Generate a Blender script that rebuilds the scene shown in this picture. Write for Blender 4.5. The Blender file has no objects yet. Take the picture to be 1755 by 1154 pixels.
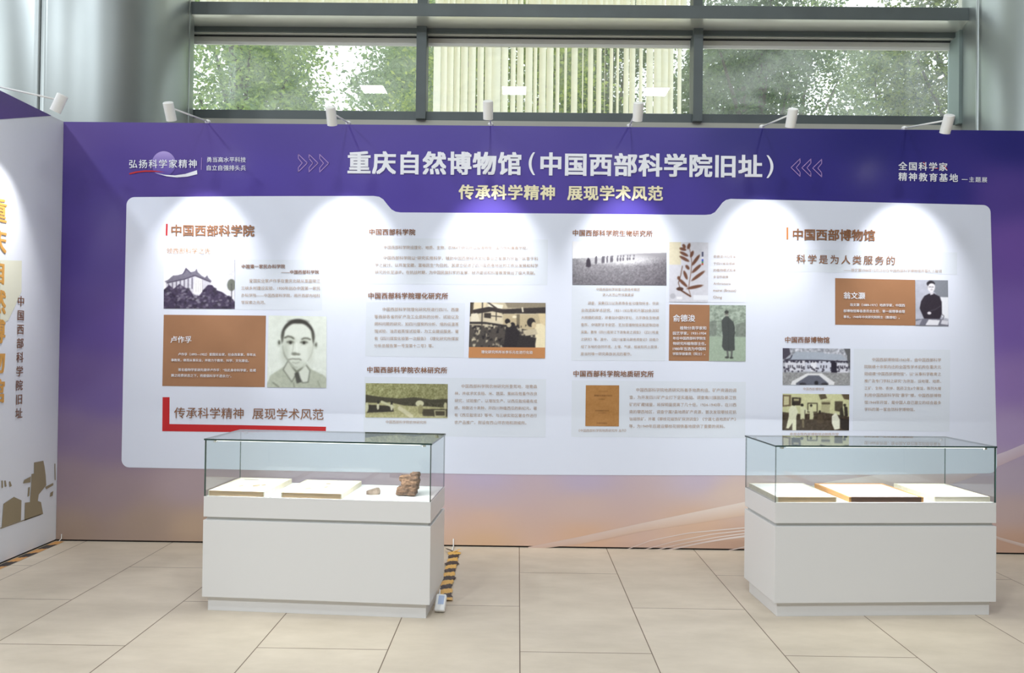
import bpy, bmesh, math, random
import numpy as np
from mathutils import Vector, Matrix, noise
random.seed(7); np.random.seed(7)
SC = bpy.context.scene
COL = SC.collection
PI = math.pi

# ------------------------------------------------------------------ camera
W, H, F = 1755, 1154, 1299.5
CAM = Vector((0.0, -5.235, 1.3926))
YAW, PITCH, ROLL = -0.00838, 0.01147, 0.01183
FW = Vector((math.sin(YAW)*math.cos(PITCH), math.cos(YAW)*math.cos(PITCH), math.sin(PITCH)))
_r = Vector((math.cos(YAW), -math.sin(YAW), 0)); _u = _r.cross(FW)
RT = math.cos(ROLL)*_r + math.sin(ROLL)*_u
UP = -math.sin(ROLL)*_r + math.cos(ROLL)*_u
cd = bpy.data.cameras.new('camera'); cam = bpy.data.objects.new('camera', cd); COL.objects.link(cam)
cd.sensor_width = 36.0; cd.lens = 36.0*F/W; cd.clip_start = 0.05; cd.clip_end = 500
cam.matrix_world = Matrix(((RT.x, UP.x, -FW.x, CAM.x), (RT.y, UP.y, -FW.y, CAM.y), (RT.z, UP.z, -FW.z, CAM.z), (0, 0, 0, 1)))
SC.camera = cam
SC.view_settings.view_transform = 'Standard'; SC.view_settings.look = 'None'
SC.view_settings.gamma = 1.0; SC.view_settings.use_curve_mapping = False
SC.view_settings.exposure = 0.46

# ------------------------------------------------------------------ world + hall light
wd = bpy.data.worlds.new('overcast_sky'); SC.world = wd; wd.use_nodes = True
wn = wd.node_tree; bg = wn.nodes['Background']
bg.inputs['Color'].default_value = (0.90, 0.96, 1.0, 1); bg.inputs['Strength'].default_value = 1.85
def area(name, loc, sx, sy, power, col=(1, 1, 1), rot=(0, 0, 0), spread=180):
    l = bpy.data.lights.new(name, 'AREA'); l.shape = 'RECTANGLE'; l.size = sx; l.size_y = sy
    l.energy = power; l.color = col; l.spread = math.radians(spread)
    o = bpy.data.objects.new(name, l); COL.objects.link(o); o.location = loc; o.rotation_euler = rot
    return o
for lx, ly, pw in ((-0.15, -7.7, 115), (2.9, -7.7, 125), (-3.2, -7.7, 125), (-6.2, -6.8, 120), (-6.2, -3.6, 105), (-0.15, -4.2, 50), (3.4, -4.2, 25)):  # two lamps mirrored in the window glass; the rest added as fill
    area('ceiling_lamp_and_fill', (lx, ly, 6.9), 0.5, 0.5, pw, (0.87, 0.935, 1.0))

# ------------------------------------------------------------------ helpers
def ray(px, py):
    return FW*F + RT*(px - W/2) - UP*(py - H/2)
def at(px, py, Y=0.0):
    d = ray(px, py); t = (Y - CAM.y)/d.y; return CAM + d*t
def atx(px, py, X):
    d = ray(px, py); t = (X - CAM.x)/d.x; return CAM + d*t
def atz(px, py, Z):
    d = ray(px, py); t = (Z - CAM.z)/d.z; return CAM + d*t
KW = 5.235/F
def lin(c):
    c = c/255.0
    return c/12.92 if c <= 0.04045 else ((c + 0.055)/1.055)**2.4
def rgb(r, g, b): return (lin(r), lin(g), lin(b), 1.0)
MATS = {}
def mat(name, col, rough=0.5, metal=0.0, emit=None, spec=0.5, **kw):
    if name in MATS: return MATS[name]
    m = bpy.data.materials.new(name); m.use_nodes = True
    b = m.node_tree.nodes['Principled BSDF']
    b.inputs['Base Color'].default_value = col; b.inputs['Roughness'].default_value = rough
    b.inputs['Metallic'].default_value = metal; b.inputs['Specular IOR Level'].default_value = spec
    if emit:
        b.inputs['Emission Color'].default_value = col; b.inputs['Emission Strength'].default_value = emit
    for k, v in kw.items(): b.inputs[k].default_value = v
    MATS[name] = m; return m
def noisy(name, c1, c2, scale, rough=0.6, detail=4, bump=0.0, stretch=(1, 1, 1), metal=0.0, rough2=None):
    if name in MATS: return MATS[name]
    m = mat(name, c1, rough, metal); nt = m.node_tree; b = nt.nodes['Principled BSDF']
    tc = nt.nodes.new('ShaderNodeTexCoord'); mp = nt.nodes.new('ShaderNodeMapping'); mp.inputs['Scale'].default_value = stretch
    n = nt.nodes.new('ShaderNodeTexNoise'); n.inputs['Scale'].default_value = scale; n.inputs['Detail'].default_value = detail
    r = nt.nodes.new('ShaderNodeMix'); r.data_type = 'RGBA'
    cr = nt.nodes.new('ShaderNodeValToRGB'); cr.color_ramp.elements[0].position = 0.35; cr.color_ramp.elements[1].position = 0.65
    nt.links.new(tc.outputs['Object'], mp.inputs['Vector']); nt.links.new(mp.outputs['Vector'], n.inputs['Vector'])
    nt.links.new(n.outputs['Fac'], cr.inputs['Fac']); nt.links.new(cr.outputs['Color'], r.inputs['Factor'])
    r.inputs['A'].default_value = c1; r.inputs['B'].default_value = c2
    nt.links.new(r.outputs['Result'], b.inputs['Base Color'])
    if bump:
        bp = nt.nodes.new('ShaderNodeBump'); bp.inputs['Strength'].default_value = bump; bp.inputs['Distance'].default_value = 0.01
        nt.links.new(n.outputs['Fac'], bp.inputs['Height']); nt.links.new(bp.outputs['Normal'], b.inputs['Normal'])
    return m
def attr_mat(name, rough=0.45, spec=0.4):
    if name in MATS: return MATS[name]
    m = mat(name, (1, 1, 1, 1), rough, spec=spec); nt = m.node_tree
    a = nt.nodes.new('ShaderNodeAttribute'); a.attribute_name = 'ink'
    nt.links.new(a.outputs['Color'], nt.nodes['Principled BSDF'].inputs['Base Color'])
    return m
def tag(o, label=None, cat=None, group=None, kind=None):
    if label: o['label'] = label
    if cat: o['category'] = cat
    if group: o['group'] = group
    if kind: o['kind'] = kind
    return o
def empty(name, loc=(0, 0, 0), rz=0.0):
    o = bpy.data.objects.new(name, None); COL.objects.link(o); o.location = loc; o.rotation_euler = (0, 0, rz)
    o.empty_display_size = 0.1
    return o
def link(name, me, mats, parent=None):
    o = bpy.data.objects.new(name, me); COL.objects.link(o)
    for m in (mats if isinstance(mats, (list, tuple)) else [mats]): me.materials.append(m)
    if parent is not None: o.parent = parent
    return o
def mesh_obj(name, verts, faces, mats, parent=None, smooth=False, idx=None):
    me = bpy.data.meshes.new(name); me.from_pydata([tuple(v) for v in verts], [], faces); me.update()
    if smooth:
        for p in me.polygons: p.use_smooth = True
    o = link(name, me, mats, parent)
    if idx:
        for p, i in zip(me.polygons, idx): p.material_index = i
    return o
def bm_obj(name, bm, mats, parent=None, smooth=False):
    me = bpy.data.meshes.new(name); bmesh.ops.recalc_face_normals(bm, faces=bm.faces); bm.to_mesh(me); bm.free()
    if smooth:
        for p in me.polygons: p.use_smooth = True
    return link(name, me, mats, parent)
def add_box(bm, lo, hi, bevel=0.0, M=None):
    lo = Vector(lo); hi = Vector(hi)
    t = bmesh.new(); bmesh.ops.create_cube(t, size=1.0)
    for v in t.verts: v.co = Vector(((lo[i] + hi[i])/2 + v.co[i]*(hi[i] - lo[i]) for i in range(3)))
    if bevel: bmesh.ops.bevel(t, geom=list(t.edges), offset=bevel, segments=2, affect='EDGES', profile=0.5)
    if M is not None: bmesh.ops.transform(t, matrix=M, verts=t.verts)
    me = bpy.data.meshes.new('tmp'); t.to_mesh(me); t.free(); bm.from_mesh(me); bpy.data.meshes.remove(me)
def box(name, lo, hi, m, parent=None, bevel=0.0, M=None):
    bm = bmesh.new(); add_box(bm, lo, hi, bevel, M); return bm_obj(name, bm, m, parent)
def add_tube(bm, pts, r, seg=10, caps=True):
    pts = [Vector(p) for p in pts]; rings = []; n = len(pts)
    rr = r if isinstance(r, (list, tuple)) else [r]*n
    for i, p in enumerate(pts):
        d = (pts[min(i + 1, n - 1)] - pts[max(i - 1, 0)]).normalized()
        a = d.cross(Vector((0, 0, 1)) if abs(d.z) < 0.95 else Vector((1, 0, 0))).normalized(); b = d.cross(a)
        rings.append([bm.verts.new(p + (a*math.cos(2*PI*k/seg) + b*math.sin(2*PI*k/seg))*rr[i]) for k in range(seg)])
    for i in range(n - 1):
        for k in range(seg):
            bm.faces.new((rings[i][k], rings[i][(k + 1) % seg], rings[i + 1][(k + 1) % seg], rings[i + 1][k]))
    if caps:
        bm.faces.new(rings[0]); bm.faces.new(rings[-1][::-1])
def tube(name, pts, r, m, parent=None, seg=10):
    bm = bmesh.new(); add_tube(bm, pts, r, seg); return bm_obj(name, bm, m, parent, smooth=True)

# ------------------------------------------------------------------ materials
M_white = mat('white_lacquer', rgb(224, 223, 222), 0.35)
M_deck = mat('white_deck', rgb(235, 235, 232), 0.45)
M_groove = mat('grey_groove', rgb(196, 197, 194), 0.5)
M_lampw = mat('white_lamp_paint', rgb(236, 236, 234), 0.35)
M_dark = mat('dark_gap', rgb(40, 32, 28), 0.8)
M_frame = noisy('grey_window_metal', rgb(104, 114, 114), rgb(96, 105, 105), 3.0, 0.45)
M_fdark = mat('black_gasket', rgb(40, 46, 46), 0.6)
M_soffit = mat('soffit_reflection_tone', rgb(246, 246, 236), 0.16, 0.5)  # pale colour imitates window light reflected in the metal undersides
M_bead = mat('pale_bead', rgb(247, 248, 240), 0.4)
M_plaster = mat('pale_plaster', rgb(205, 205, 192), 0.8)
M_hall = mat('hall_plaster', rgb(128, 126, 122), 0.8)
M_ceil = mat('hall_ceiling', rgb(215, 215, 212), 0.8)
M_col = noisy('satin_aluminium', rgb(182, 189, 188), rgb(175, 182, 182), 1.2, 0.34, metal=0.8)
M_led = mat('led_glow', (1, 0.98, 0.94, 1), emit=1.4)
M_lens = mat('lamp_lens_glow', (1, 0.96, 0.9, 1), emit=25.0)
M_text = mat('brown_ink', rgb(138, 94, 64), 0.5)
M_body = mat('body_ink', rgb(178, 152, 132), 0.5)
M_tan = mat('tan_ink', rgb(190, 146, 98), 0.5)
M_wink = mat('white_ink', rgb(236, 238, 246), 0.5)
M_cream = mat('cream_ink', rgb(240, 232, 196), 0.5)
M_lilac = mat('lilac_ink', rgb(170, 140, 200), 0.5)
M_red = mat('red_ink', rgb(190, 28, 34), 0.5)
M_orange = mat('orange_ink', rgb(176, 110, 52), 0.5)
M_brown = noisy('brown_print', rgb(160, 116, 84), rgb(154, 111, 80), 4.0, 0.45)
M_caption = mat('caption_print', rgb(190, 132, 84), 0.45)
M_white_p = mat('white_print', rgb(220, 225, 240), 0.38)
M_tint = mat('tinted_print', rgb(214, 220, 231), 0.4)
M_ink = attr_mat('photo_ink', 0.42)
M_board = attr_mat('wall_print_ink', 0.33, 0.5)
def glass(name, tint, ior=1.5, rough=0.0, haze=0.0):
    m = bpy.data.materials.new(name); m.use_nodes = True; nt = m.node_tree; nt.nodes.clear()
    out = nt.nodes.new('ShaderNodeOutputMaterial'); mx = nt.nodes.new('ShaderNodeMixShader')
    tr = nt.nodes.new('ShaderNodeBsdfTransparent'); tr.inputs['Color'].default_value = tint
    gl = nt.nodes.new('ShaderNodeBsdfGlossy'); gl.inputs['Roughness'].default_value = rough
    fr = nt.nodes.new('ShaderNodeFresnel'); fr.inputs['IOR'].default_value = ior; ge = nt.nodes.new('ShaderNodeNewGeometry')
    def M(op, x, y):
        n_ = nt.nodes.new('ShaderNodeMath'); n_.operation = op
        for i_, v_ in enumerate((x, y)):
            if isinstance(v_, float): n_.inputs[i_].default_value = v_
            else: nt.links.new(v_, n_.inputs[i_])
        return n_.outputs[0]
    two = M('DIVIDE', M('MULTIPLY', fr.outputs['Fac'], 2.0), M('ADD', fr.outputs['Fac'], 1.0))      # both faces of a thin pane
    fac = M('MULTIPLY', two, M('SUBTRACT', 1.0, ge.outputs['Backfacing']))
    nt.links.new(fac, mx.inputs['Fac']); nt.links.new(tr.outputs['BSDF'], mx.inputs[1]); nt.links.new(gl.outputs['BSDF'], mx.inputs[2])
    last = mx
    if haze:  # translucent veil imitates the haze of reflections on the panes
        tc = nt.nodes.new('ShaderNodeNewGeometry'); mpp = nt.nodes.new('ShaderNodeMapping'); mpp.inputs['Scale'].default_value = (1.0, 1.0, 1.6); mpp.inputs['Rotation'].default_value = (0, 0.5, 0)
        nz = nt.nodes.new('ShaderNodeTexNoise'); nz.inputs['Scale'].default_value = 2.2; nz.inputs['Detail'].default_value = 5; nz.inputs['Distortion'].default_value = 1.2
        mr = nt.nodes.new('ShaderNodeMapRange'); mr.inputs['From Min'].default_value = 0.3; mr.inputs['From Max'].default_value = 0.7; mr.inputs['To Min'].default_value = haze*0.35; mr.inputs['To Max'].default_value = haze*1.5
        nt.links.new(tc.outputs['Position'], mpp.inputs['Vector']); nt.links.new(mpp.outputs['Vector'], nz.inputs['Vector']); nt.links.new(nz.outputs['Fac'], mr.inputs['Value'])
        tl = nt.nodes.new('ShaderNodeBsdfTranslucent'); tl.inputs['Color'].default_value = (0.88, 0.92, 0.9, 1); m2 = nt.nodes.new('ShaderNodeMixShader')
        nt.links.new(mr.outputs['Result'], m2.inputs['Fac']); nt.links.new(mx.outputs['Shader'], m2.inputs[1]); nt.links.new(tl.outputs['BSDF'], m2.inputs[2]); last = m2
    nt.links.new(last.outputs['Shader'], out.inputs['Surface']); return m
M_glass = glass('case_glass', (0.955, 0.985, 0.98, 1))
M_wglass = glass('window_glass', (0.975, 0.985, 0.975, 1), haze=0.10)
M_gedge = mat('green_glass_edge', rgb(38, 66, 62), 0.15)

# ------------------------------------------------------------------ floor
def floor_mat():
    m = mat('beige_tiles', rgb(200, 184, 160), 0.42, spec=0.4); nt = m.node_tree; b = nt.nodes['Principled BSDF']; N = nt.nodes.new; L = nt.links.new
    ge = N('ShaderNodeNewGeometry'); sp = N('ShaderNodeSeparateXYZ'); L(ge.outputs['Position'], sp.inputs['Vector'])
    ax = N('ShaderNodeMath'); ax.operation = 'SUBTRACT'; ax.inputs[1].default_value = 0.0235; L(sp.outputs['X'], ax.inputs[0])
    ay = N('ShaderNodeMath'); ay.operation = 'SUBTRACT'; ay.inputs[1].default_value = -0.5734 + 0.6; L(sp.outputs['Y'], ay.inputs[0])
    cb = N('ShaderNodeCombineXYZ'); L(ay.outputs[0], cb.inputs['X']); L(ax.outputs[0], cb.inputs['Y'])
    br = N('ShaderNodeTexBrick'); L(cb.outputs[0], br.inputs['Vector'])
    br.offset = 0.5; br.offset_frequency = 2; br.squash = 1.0
    br.inputs['Scale'].default_value = 1.0; br.inputs['Mortar Size'].default_value = 0.0026; br.inputs['Mortar Smooth'].default_value = 0.1
    br.inputs['Bias'].default_value = 0.0; br.inputs['Brick Width'].default_value = 1.2; br.inputs['Row Height'].default_value = 0.6
    br.inputs['Color1'].default_value = rgb(206, 193, 174); br.inputs['Color2'].default_value = rgb(211, 198, 179); br.inputs['Mortar'].default_value = rgb(112, 94, 76)
    mp = N('ShaderNodeMapping'); mp.inputs['Scale'].default_value = (1.0, 2.2, 1); L(ge.outputs['Position'], mp.inputs['Vector'])
    n1 = N('ShaderNodeTexNoise'); n1.inputs['Scale'].default_value = 2.6; n1.inputs['Detail'].default_value = 8; n1.inputs['Roughness'].default_value = 0.62; L(mp.outputs[0], n1.inputs['Vector'])
    cr = N('ShaderNodeValToRGB'); cr.color_ramp.elements[0].position = 0.3; cr.color_ramp.elements[0].color = (0.84, 0.83, 0.81, 1)
    cr.color_ramp.elements[1].position = 0.7; cr.color_ramp.elements[1].color = (1.06, 1.06, 1.06, 1); L(n1.outputs['Fac'], cr.inputs['Fac'])
    mu = N('ShaderNodeMix'); mu.data_type = 'RGBA'; mu.blend_type = 'MULTIPLY'; mu.inputs['Factor'].default_value = 0.8
    L(br.outputs['Color'], mu.inputs['A']); L(cr.outputs['Color'], mu.inputs['B']); L(mu.outputs['Result'], b.inputs['Base Color'])
    return m
tag(box('floor', (-10, -14, -0.1), (11, 1.7, 0), floor_mat()), 'beige stone tile floor in front of the exhibition wall', 'floor', kind='structure')
tag(box('ceiling', (-10, -14, 9.0), (11, 1.7, 9.2), M_ceil), 'plain hall ceiling high above the booth', 'ceiling', kind='structure')
bm = bmesh.new(); add_box(bm, (-10.2, -14, 0), (-10, 1.7, 0.3)); add_box(bm, (-10.2, -14, 0.3), (-10, -12, 9)); add_box(bm, (-10.2, -12, 3.0), (-10, -5.5, 9)); add_box(bm, (-10.2, -14, 7.5), (-10, 1.7, 9))  # unseen wall; openings shaped for side daylight and column reflections
tag(bm_obj('wall_left', bm, M_hall), 'unseen left hall wall with openings shaped to let daylight in', 'wall', kind='structure')
tag(box('wall_front', (-10, -14.2, 0), (11, -14, 9), M_hall), 'plain far wall of the hall behind the viewpoint', 'wall', kind='structure')
bm = bmesh.new(); add_box(bm, (11, -14, 0), (11.2, 1.7, 2.2)); add_box(bm, (11, -14, 2.2), (11.2, 1.7, 9))
tag(bm_obj('wall_right', bm, M_hall), 'plain side wall of the hall far to the right', 'wall', kind='structure')

# ------------------------------------------------------------------ glazed wall behind
YW = 1.60                                   # plane of the window frames
zs = lambda x, y, Y=YW: at(x, y, Y).z
Z_SILLB = zs(985, 208.5); Z_SILLT = zs(985, 193.5)
Z_HEAD = zs(985, 56); YB = YW - 0.25
Z_BT = at(985, 7.5, YB).z; Z_BB = at(985, 30, YB).z
XL = at(318, 120, YW).x; XR = at(1660, 130, YW).x
M1a, M1b = at(714.5, 120, YW).x, at(731.5, 120, YW).x
M2a, M2b = at(1186.5, 120, YW).x, at(1202.5, 120, YW).x
bm = bmesh.new()
add_box(bm, (-10, YW, 0), (11, YW + 0.2, Z_SILLB))
add_box(bm, (-10, YW, Z_SILLB), (XL - 0.02, YW + 0.2, 9)); add_box(bm, (XR + 0.02, YW, Z_SILLB), (11, YW + 0.2, 9))
tag(bm_obj('wall_back', bm, M_plaster), 'pale plaster wall under the window behind the booth', 'wall', kind='structure')
# transom beam
tr = box('trim_1', (XL - 0.02, YB, Z_BB), (XR + 0.02, YW + 0.12, Z_BT), [M_frame, M_soffit], None, 0.004)
for p in tr.data.polygons:
    if p.normal.z < -0.9: p.material_index = 1
tag(tr, 'deep grey metal transom beam across the window', 'beam', kind='structure')
# mullions (one profile each, lower and upper length)
for k, (a, b) in enumerate(((M1a, M1b), (M2a, M2b))):
    bm = bmesh.new(); add_box(bm, (a, YW - 0.05, Z_SILLB), (b, YW + 0.12, Z_BB), 0.003); add_box(bm, (a, YW - 0.02, Z_BT), (b, YW + 0.12, 9.0))
    tag(bm_obj('trim_%d' % (k + 2), bm, M_frame), ('grey window mullion left of the vertical blinds', 'grey window mullion right of the vertical blinds')[k], 'mullion', kind='structure')
ZH1 = zs(985, 49); ZH2 = zs(985, 58.5); ZG = at(985, 80, YW + 0.08).z
def window(n, x0, x1, label):
    w = empty('window_%d' % n, ((x0 + x1)/2, YW, Z_SILLB)); tag(w, label, 'window', kind='structure')
    w_inv = Matrix.Translation(-w.location)
    def fr(name, boxes, m):
        bm = bmesh.new()
        for lo, hi in boxes: add_box(bm, lo, hi)
        bmesh.ops.transform(bm, matrix=w_inv, verts=bm.verts); return bm_obj(name, bm, m, w)
    fr('sill_rail', [((x0, YW, Z_SILLB), (x1, YW + 0.1, Z_SILLT))], M_frame)
    fr('head_rail', [((x0, YW, ZH2), (x1, YW + 0.02, Z_BB))], M_frame)
    fr('reveal', [((x0, YW + 0.02, ZH2 - 0.004), (x1, YW + 0.075, ZH2 + 0.01))], M_soffit)
    fr('gasket', [((x0, YW + 0.075, ZH2 - 0.013), (x1, YW + 0.09, ZH2 + 0.01))], M_fdark)
    fr('head_bead', [((x0, YW + 0.09, ZG), (x1, YW + 0.11, ZH2))], M_bead)
    g = fr('pane', [((x0, YW + 0.10, Z_SILLT - 0.01), (x1, YW + 0.106, ZG + 0.005))], M_wglass)
    return w
window(1, XL, M1a, 'left window bay with trees seen through the hazy glass')
window(2, M1b, M2a, 'middle window bay in front of the vertical blinds')
window(3, M2b, XR, 'right window bay with dark leafy branches against bright sky')
def upper(n, x0, x1, label):
    w = empty('window_%d' % n, ((x0 + x1)/2, YW, Z_BT)); tag(w, label, 'window', kind='structure')
    g = box('pane', (x0, YW + 0.09, Z_BT), (x1, YW + 0.086, 9.0), M_wglass, w, M=Matrix.Translation(-w.location))
    box('sill_rail', (x0, YW, Z_BT), (x1, YW + 0.1, Z_BT + 0.02), M_frame, w, M=Matrix.Translation(-w.location))
upper(4, XL, M1a, 'upper left window bay above the transom beam')
upper(5, M1b, M2a, 'upper middle window bay above the transom beam')
upper(6, M2b, XR, 'upper right window bay showing trees above the transom beam')
# right jamb
tag(box('trim_4', (at(1637, 130, YW).x, YW - 0.06, Z_SILLB), (XR + 0.03, YW + 0.12, Z_BB), mat('pale_jamb', rgb(150, 166, 162), 0.4)), 'pale green grey jamb at the right end of the window', 'window jamb', kind='structure')

# vertical blinds behind the glass
def blind_mat():
    m = bpy.data.materials.new('cream_blind_fabric'); m.use_nodes = True; nt = m.node_tree; nt.nodes.clear()
    out = nt.nodes.new('ShaderNodeOutputMaterial'); mx = nt.nodes.new('ShaderNodeMixShader'); mx.inputs[0].default_value = 0.85
    d = nt.nodes.new('ShaderNodeBsdfDiffuse'); d.inputs['Color'].default_value = rgb(244, 240, 222)
    t = nt.nodes.new('ShaderNodeBsdfTranslucent'); t.inputs['Color'].default_value = rgb(254, 250, 232)
    nt.links.new(d.outputs[0], mx.inputs[1]); nt.links.new(t.outputs[0], mx.inputs[2]); nt.links.new(mx.outputs[0], out.inputs[0]); return m
M_blind = blind_mat()
def vblind(x0, x1, z0, z1, label, pitch=0.07, seed=1):
    rnd = random.Random(seed)
    root = empty('vertical_blind', ((x0 + x1)/2, YW + 0.3, z1)); tag(root, label, 'blind', 'vertical blinds in the window')
    box('head_rail', (x0, YW + 0.27, z1), (x1, YW + 0.33, z1 + 0.04), M_bead, root, M=Matrix.Translation(-root.location))
    bm = bmesh.new(); x = x0 + 0.03; ang = 0.9
    while x < x1 - 0.03:
        ang = 0.75*ang + 0.25*rnd.uniform(0.1, 1.5); a = ang + rnd.uniform(-0.35, 0.35); hw = 0.044
        vs = []
        for s in np.linspace(-1, 1, 5):
            bx = x + hw*s*math.cos(a) - 0.006*(1 - s*s)*math.sin(a); by = YW + 0.3 + hw*s*math.sin(a) + 0.006*(1 - s*s)*math.cos(a)
            vs.append((bm.verts.new((bx, by, z0)), bm.verts.new((bx, by, z1))))
        for (p, q), (r2, s2) in zip(vs, vs[1:]): bm.faces.new((p, r2, s2, q))
        x += pitch*rnd.uniform(0.8, 1.2)
    bmesh.ops.transform(bm, matrix=Matrix.Translation(-root.location), verts=bm.verts)
    bm_obj('slat_curtain', bm, M_blind, root, smooth=True)
vblind(M1b + 0.03, M2a + 0.03, Z_SILLT - 0.3, Z_HEAD + 0.05, 'cream vertical blind in the middle bay below the transom beam', seed=3)
vblind(XL, M1a + 0.02, Z_BT - 0.03, 6.9, 'cream vertical blind in the upper left bay above the transom beam', 0.05, seed=5)
vblind(M1b + 0.03, M2a + 0.03, Z_BT - 0.03, 6.9, 'cream vertical blind in the upper middle bay above the transom beam', 0.05, seed=8)

# round clad columns
def column(cx, cy, R, seams, label):
    bm = bmesh.new(); N = 180; gap = 0.008/R
    add_tube(bm, [(cx, cy, 0.0), (cx, cy, 9.0)], R - 0.03, 64)
    nf = len(bm.faces)
    for i, a0 in enumerate(seams):
        a1 = seams[(i + 1) % len(seams)]
        if a1 <= a0: a1 += 2*PI
        n = max(6, int((a1 - a0)/0.05)); prev = None
        for k in range(n + 1):
            a = a0 + gap/2 + (a1 - a0 - gap)*k/n
            o_ = (cx + R*math.cos(a), cy + R*math.sin(a)); i_ = (cx + (R - 0.02)*math.cos(a), cy + (R - 0.02)*math.sin(a))
            cur = [bm.verts.new((*o_, 0)), bm.verts.new((*o_, 9)), bm.verts.new((*i_, 9)), bm.verts.new((*i_, 0))]
            if prev:
                bm.faces.new((prev[0], cur[0], cur[1], prev[1])); bm.faces.new((prev[3], prev[2], cur[2], cur[3]))
            if k in (0, n): bm.faces.new(cur if k else cur[::-1])
            prev = cur
    bm.faces.ensure_lookup_table()
    for j, f in enumerate(bm.faces):
        f.smooth = True; f.material_index = 1 if j < nf else 0
    me = bpy.data.meshes.new('column'); bmesh.ops.recalc_face_normals(bm, faces=bm.faces); bm.to_mesh(me); bm.free()
    o = link('column', me, [M_col, M_dark]); tag(o, label, 'column', kind='structure'); return o
CR_ = 0.85; CY_ = 1.20
dd = CY_ - CAM.y
def col_center(px_edge, side):
    # centre such that the silhouette seen from the camera falls on px_edge
    d = ray(px_edge, 120); a = math.atan2(d.x, d.y)          # bearing of tangent ray
    # distance from centre to ray = R
    return math.tan(a)*dd - side*CR_/math.cos(a)
cL = col_center(332, 1); cR = col_center(1648, -1)
def seam_ang(px, cx):
    d = ray(px, 120); d = Vector((d.x, d.y)).normalized(); o = Vector((CAM.x - cx, CAM.y - CY_))
    b = o.dot(d); c = o.length_squared - CR_**2; t = -b - math.sqrt(max(b*b - c, 0)); p = o + d*t
    return math.atan2(p.y, p.x)
a1, a2 = seam_ang(68.5, cL), seam_ang(323, cL)
if a2 < a1: a2 += 2*PI
column(cL, CY_, CR_, [a1, a2, a2 + 1.5, a2 + 3.0], 'round satin aluminium clad column behind the left end of the booth')
a1 = seam_ang(1677, cR)
column(cR, CY_, CR_, [a1, a1 + 1.55, a1 + 3.1, a1 + 4.65], 'round pale aluminium clad column behind the right end of the booth')

# ------------------------------------------------------------------ trees outside
tag(box('ground', (-30, 1.9, -0.15), (30, 40, -0.02), noisy('bounce_light_ground', rgb(214, 212, 204), rgb(198, 196, 186), 1.5, 0.9)), 'ground outside the window', 'ground', kind='structure')  # unseen ground, made pale to bounce daylight up onto the blinds
def leaf_mat():
    m = bpy.data.materials.new('leaf_green'); m.use_nodes = True; nt = m.node_tree; nt.nodes.clear()
    out = nt.nodes.new('ShaderNodeOutputMaterial'); mx = nt.nodes.new('ShaderNodeMixShader'); mx.inputs[0].default_value = 0.45
    at_ = nt.nodes.new('ShaderNodeAttribute'); at_.attribute_name = 'ink'
    d = nt.nodes.new('ShaderNodeBsdfDiffuse'); t = nt.nodes.new('ShaderNodeBsdfTranslucent')
    nt.links.new(at_.outputs['Color'], d.inputs['Color']); nt.links.new(at_.outputs['Color'], t.inputs['Color'])
    nt.links.new(d.outputs[0], mx.inputs[1]); nt.links.new(t.outputs[0], mx.inputs[2]); nt.links.new(mx.outputs[0], out.inputs[0]); return m
M_leaf = leaf_mat()
M_bark = noisy('bark', rgb(92, 84, 74), rgb(70, 64, 58), 8, 0.9, bump=0.5)
def set_ink(me, cols):
    a = me.color_attributes.new('ink', 'FLOAT_COLOR', 'POINT')
    a.data.foreach_set('color', np.asarray(cols, np.float32).ravel())
def tree(x, y, h, rad, n, c1, c2, leaf, label, seed):
    rnd = random.Random(seed); root = empty('tree', (x, y, -0.02)); tag(root, label, 'tree', 'trees outside the window')
    bm = bmesh.new(); top = Vector((rnd.uniform(-.3, .3), rnd.uniform(-.3, .3), h*0.72))
    add_tube(bm, [(0, 0, 0), (0.05, 0.02, h*0.3), top*0.75, top], [0.16, 0.13, 0.09, 0.04], 8)
    clumps = []
    for i in range(60):
        a = rnd.uniform(0, 2*PI); rr = rad*math.sqrt(rnd.random())*0.85; z = h*rnd.uniform(0.36, 0.98)
        sh = math.sqrt(max(0.15, 1 - ((z/h - 0.62)/0.42)**2)); p = Vector((rr*math.cos(a)*sh, rr*math.sin(a)*sh, z))
        clumps.append(p)
        if i < 16:
            s = Vector((0, 0, max(h*0.22, z*0.62))); s += Vector((0.04, 0.02, 0))
            add_tube(bm, [s, (s + p)/2 + Vector((0, 0, 0.12)), p], [0.06, 0.04, 0.015], 6)
    bm_obj('trunk', bm, M_bark, root, smooth=True)
    V = []; Fc = []; C = []
    c1 = np.array(c1[:3]); c2 = np.array(c2[:3])
    for i in range(n):
        p = rnd.choice(clumps); s = rad*0.20
        q = p + Vector((rnd.gauss(0, s), rnd.gauss(0, s), rnd.gauss(0, s*0.75)))
        d = Vector((rnd.gauss(0, 1), rnd.gauss(0, 1), rnd.gauss(-0.3, 0.6))).normalized(); w = d.cross(Vector((rnd.gauss(0, 1), rnd.gauss(0, 1), rnd.gauss(0, 1)))).normalized()
        nrm = d.cross(w); L = leaf*rnd.uniform(0.7, 1.3); k = len(V)
        V += [q, q + d*L*0.5 + w*L*0.26 + nrm*L*0.06, q + d*L, q + d*L*0.5 - w*L*0.26 + nrm*L*0.06]
        Fc += [(k, k + 1, k + 2), (k, k + 2, k + 3)]
        t = rnd.random(); c = c1*(1 - t) + c2*t; C += [(*c, 1)]*4
    me = bpy.data.meshes.new('crown'); me.from_pydata([tuple(v) for v in V], [], Fc); me.update(); set_ink(me, C)
    link('crown', me, M_leaf, root)
G1, G2, G3, G4 = rgb(120, 150, 84), rgb(176, 200, 110), rgb(66, 92, 60), rgb(120, 146, 92)
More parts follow.
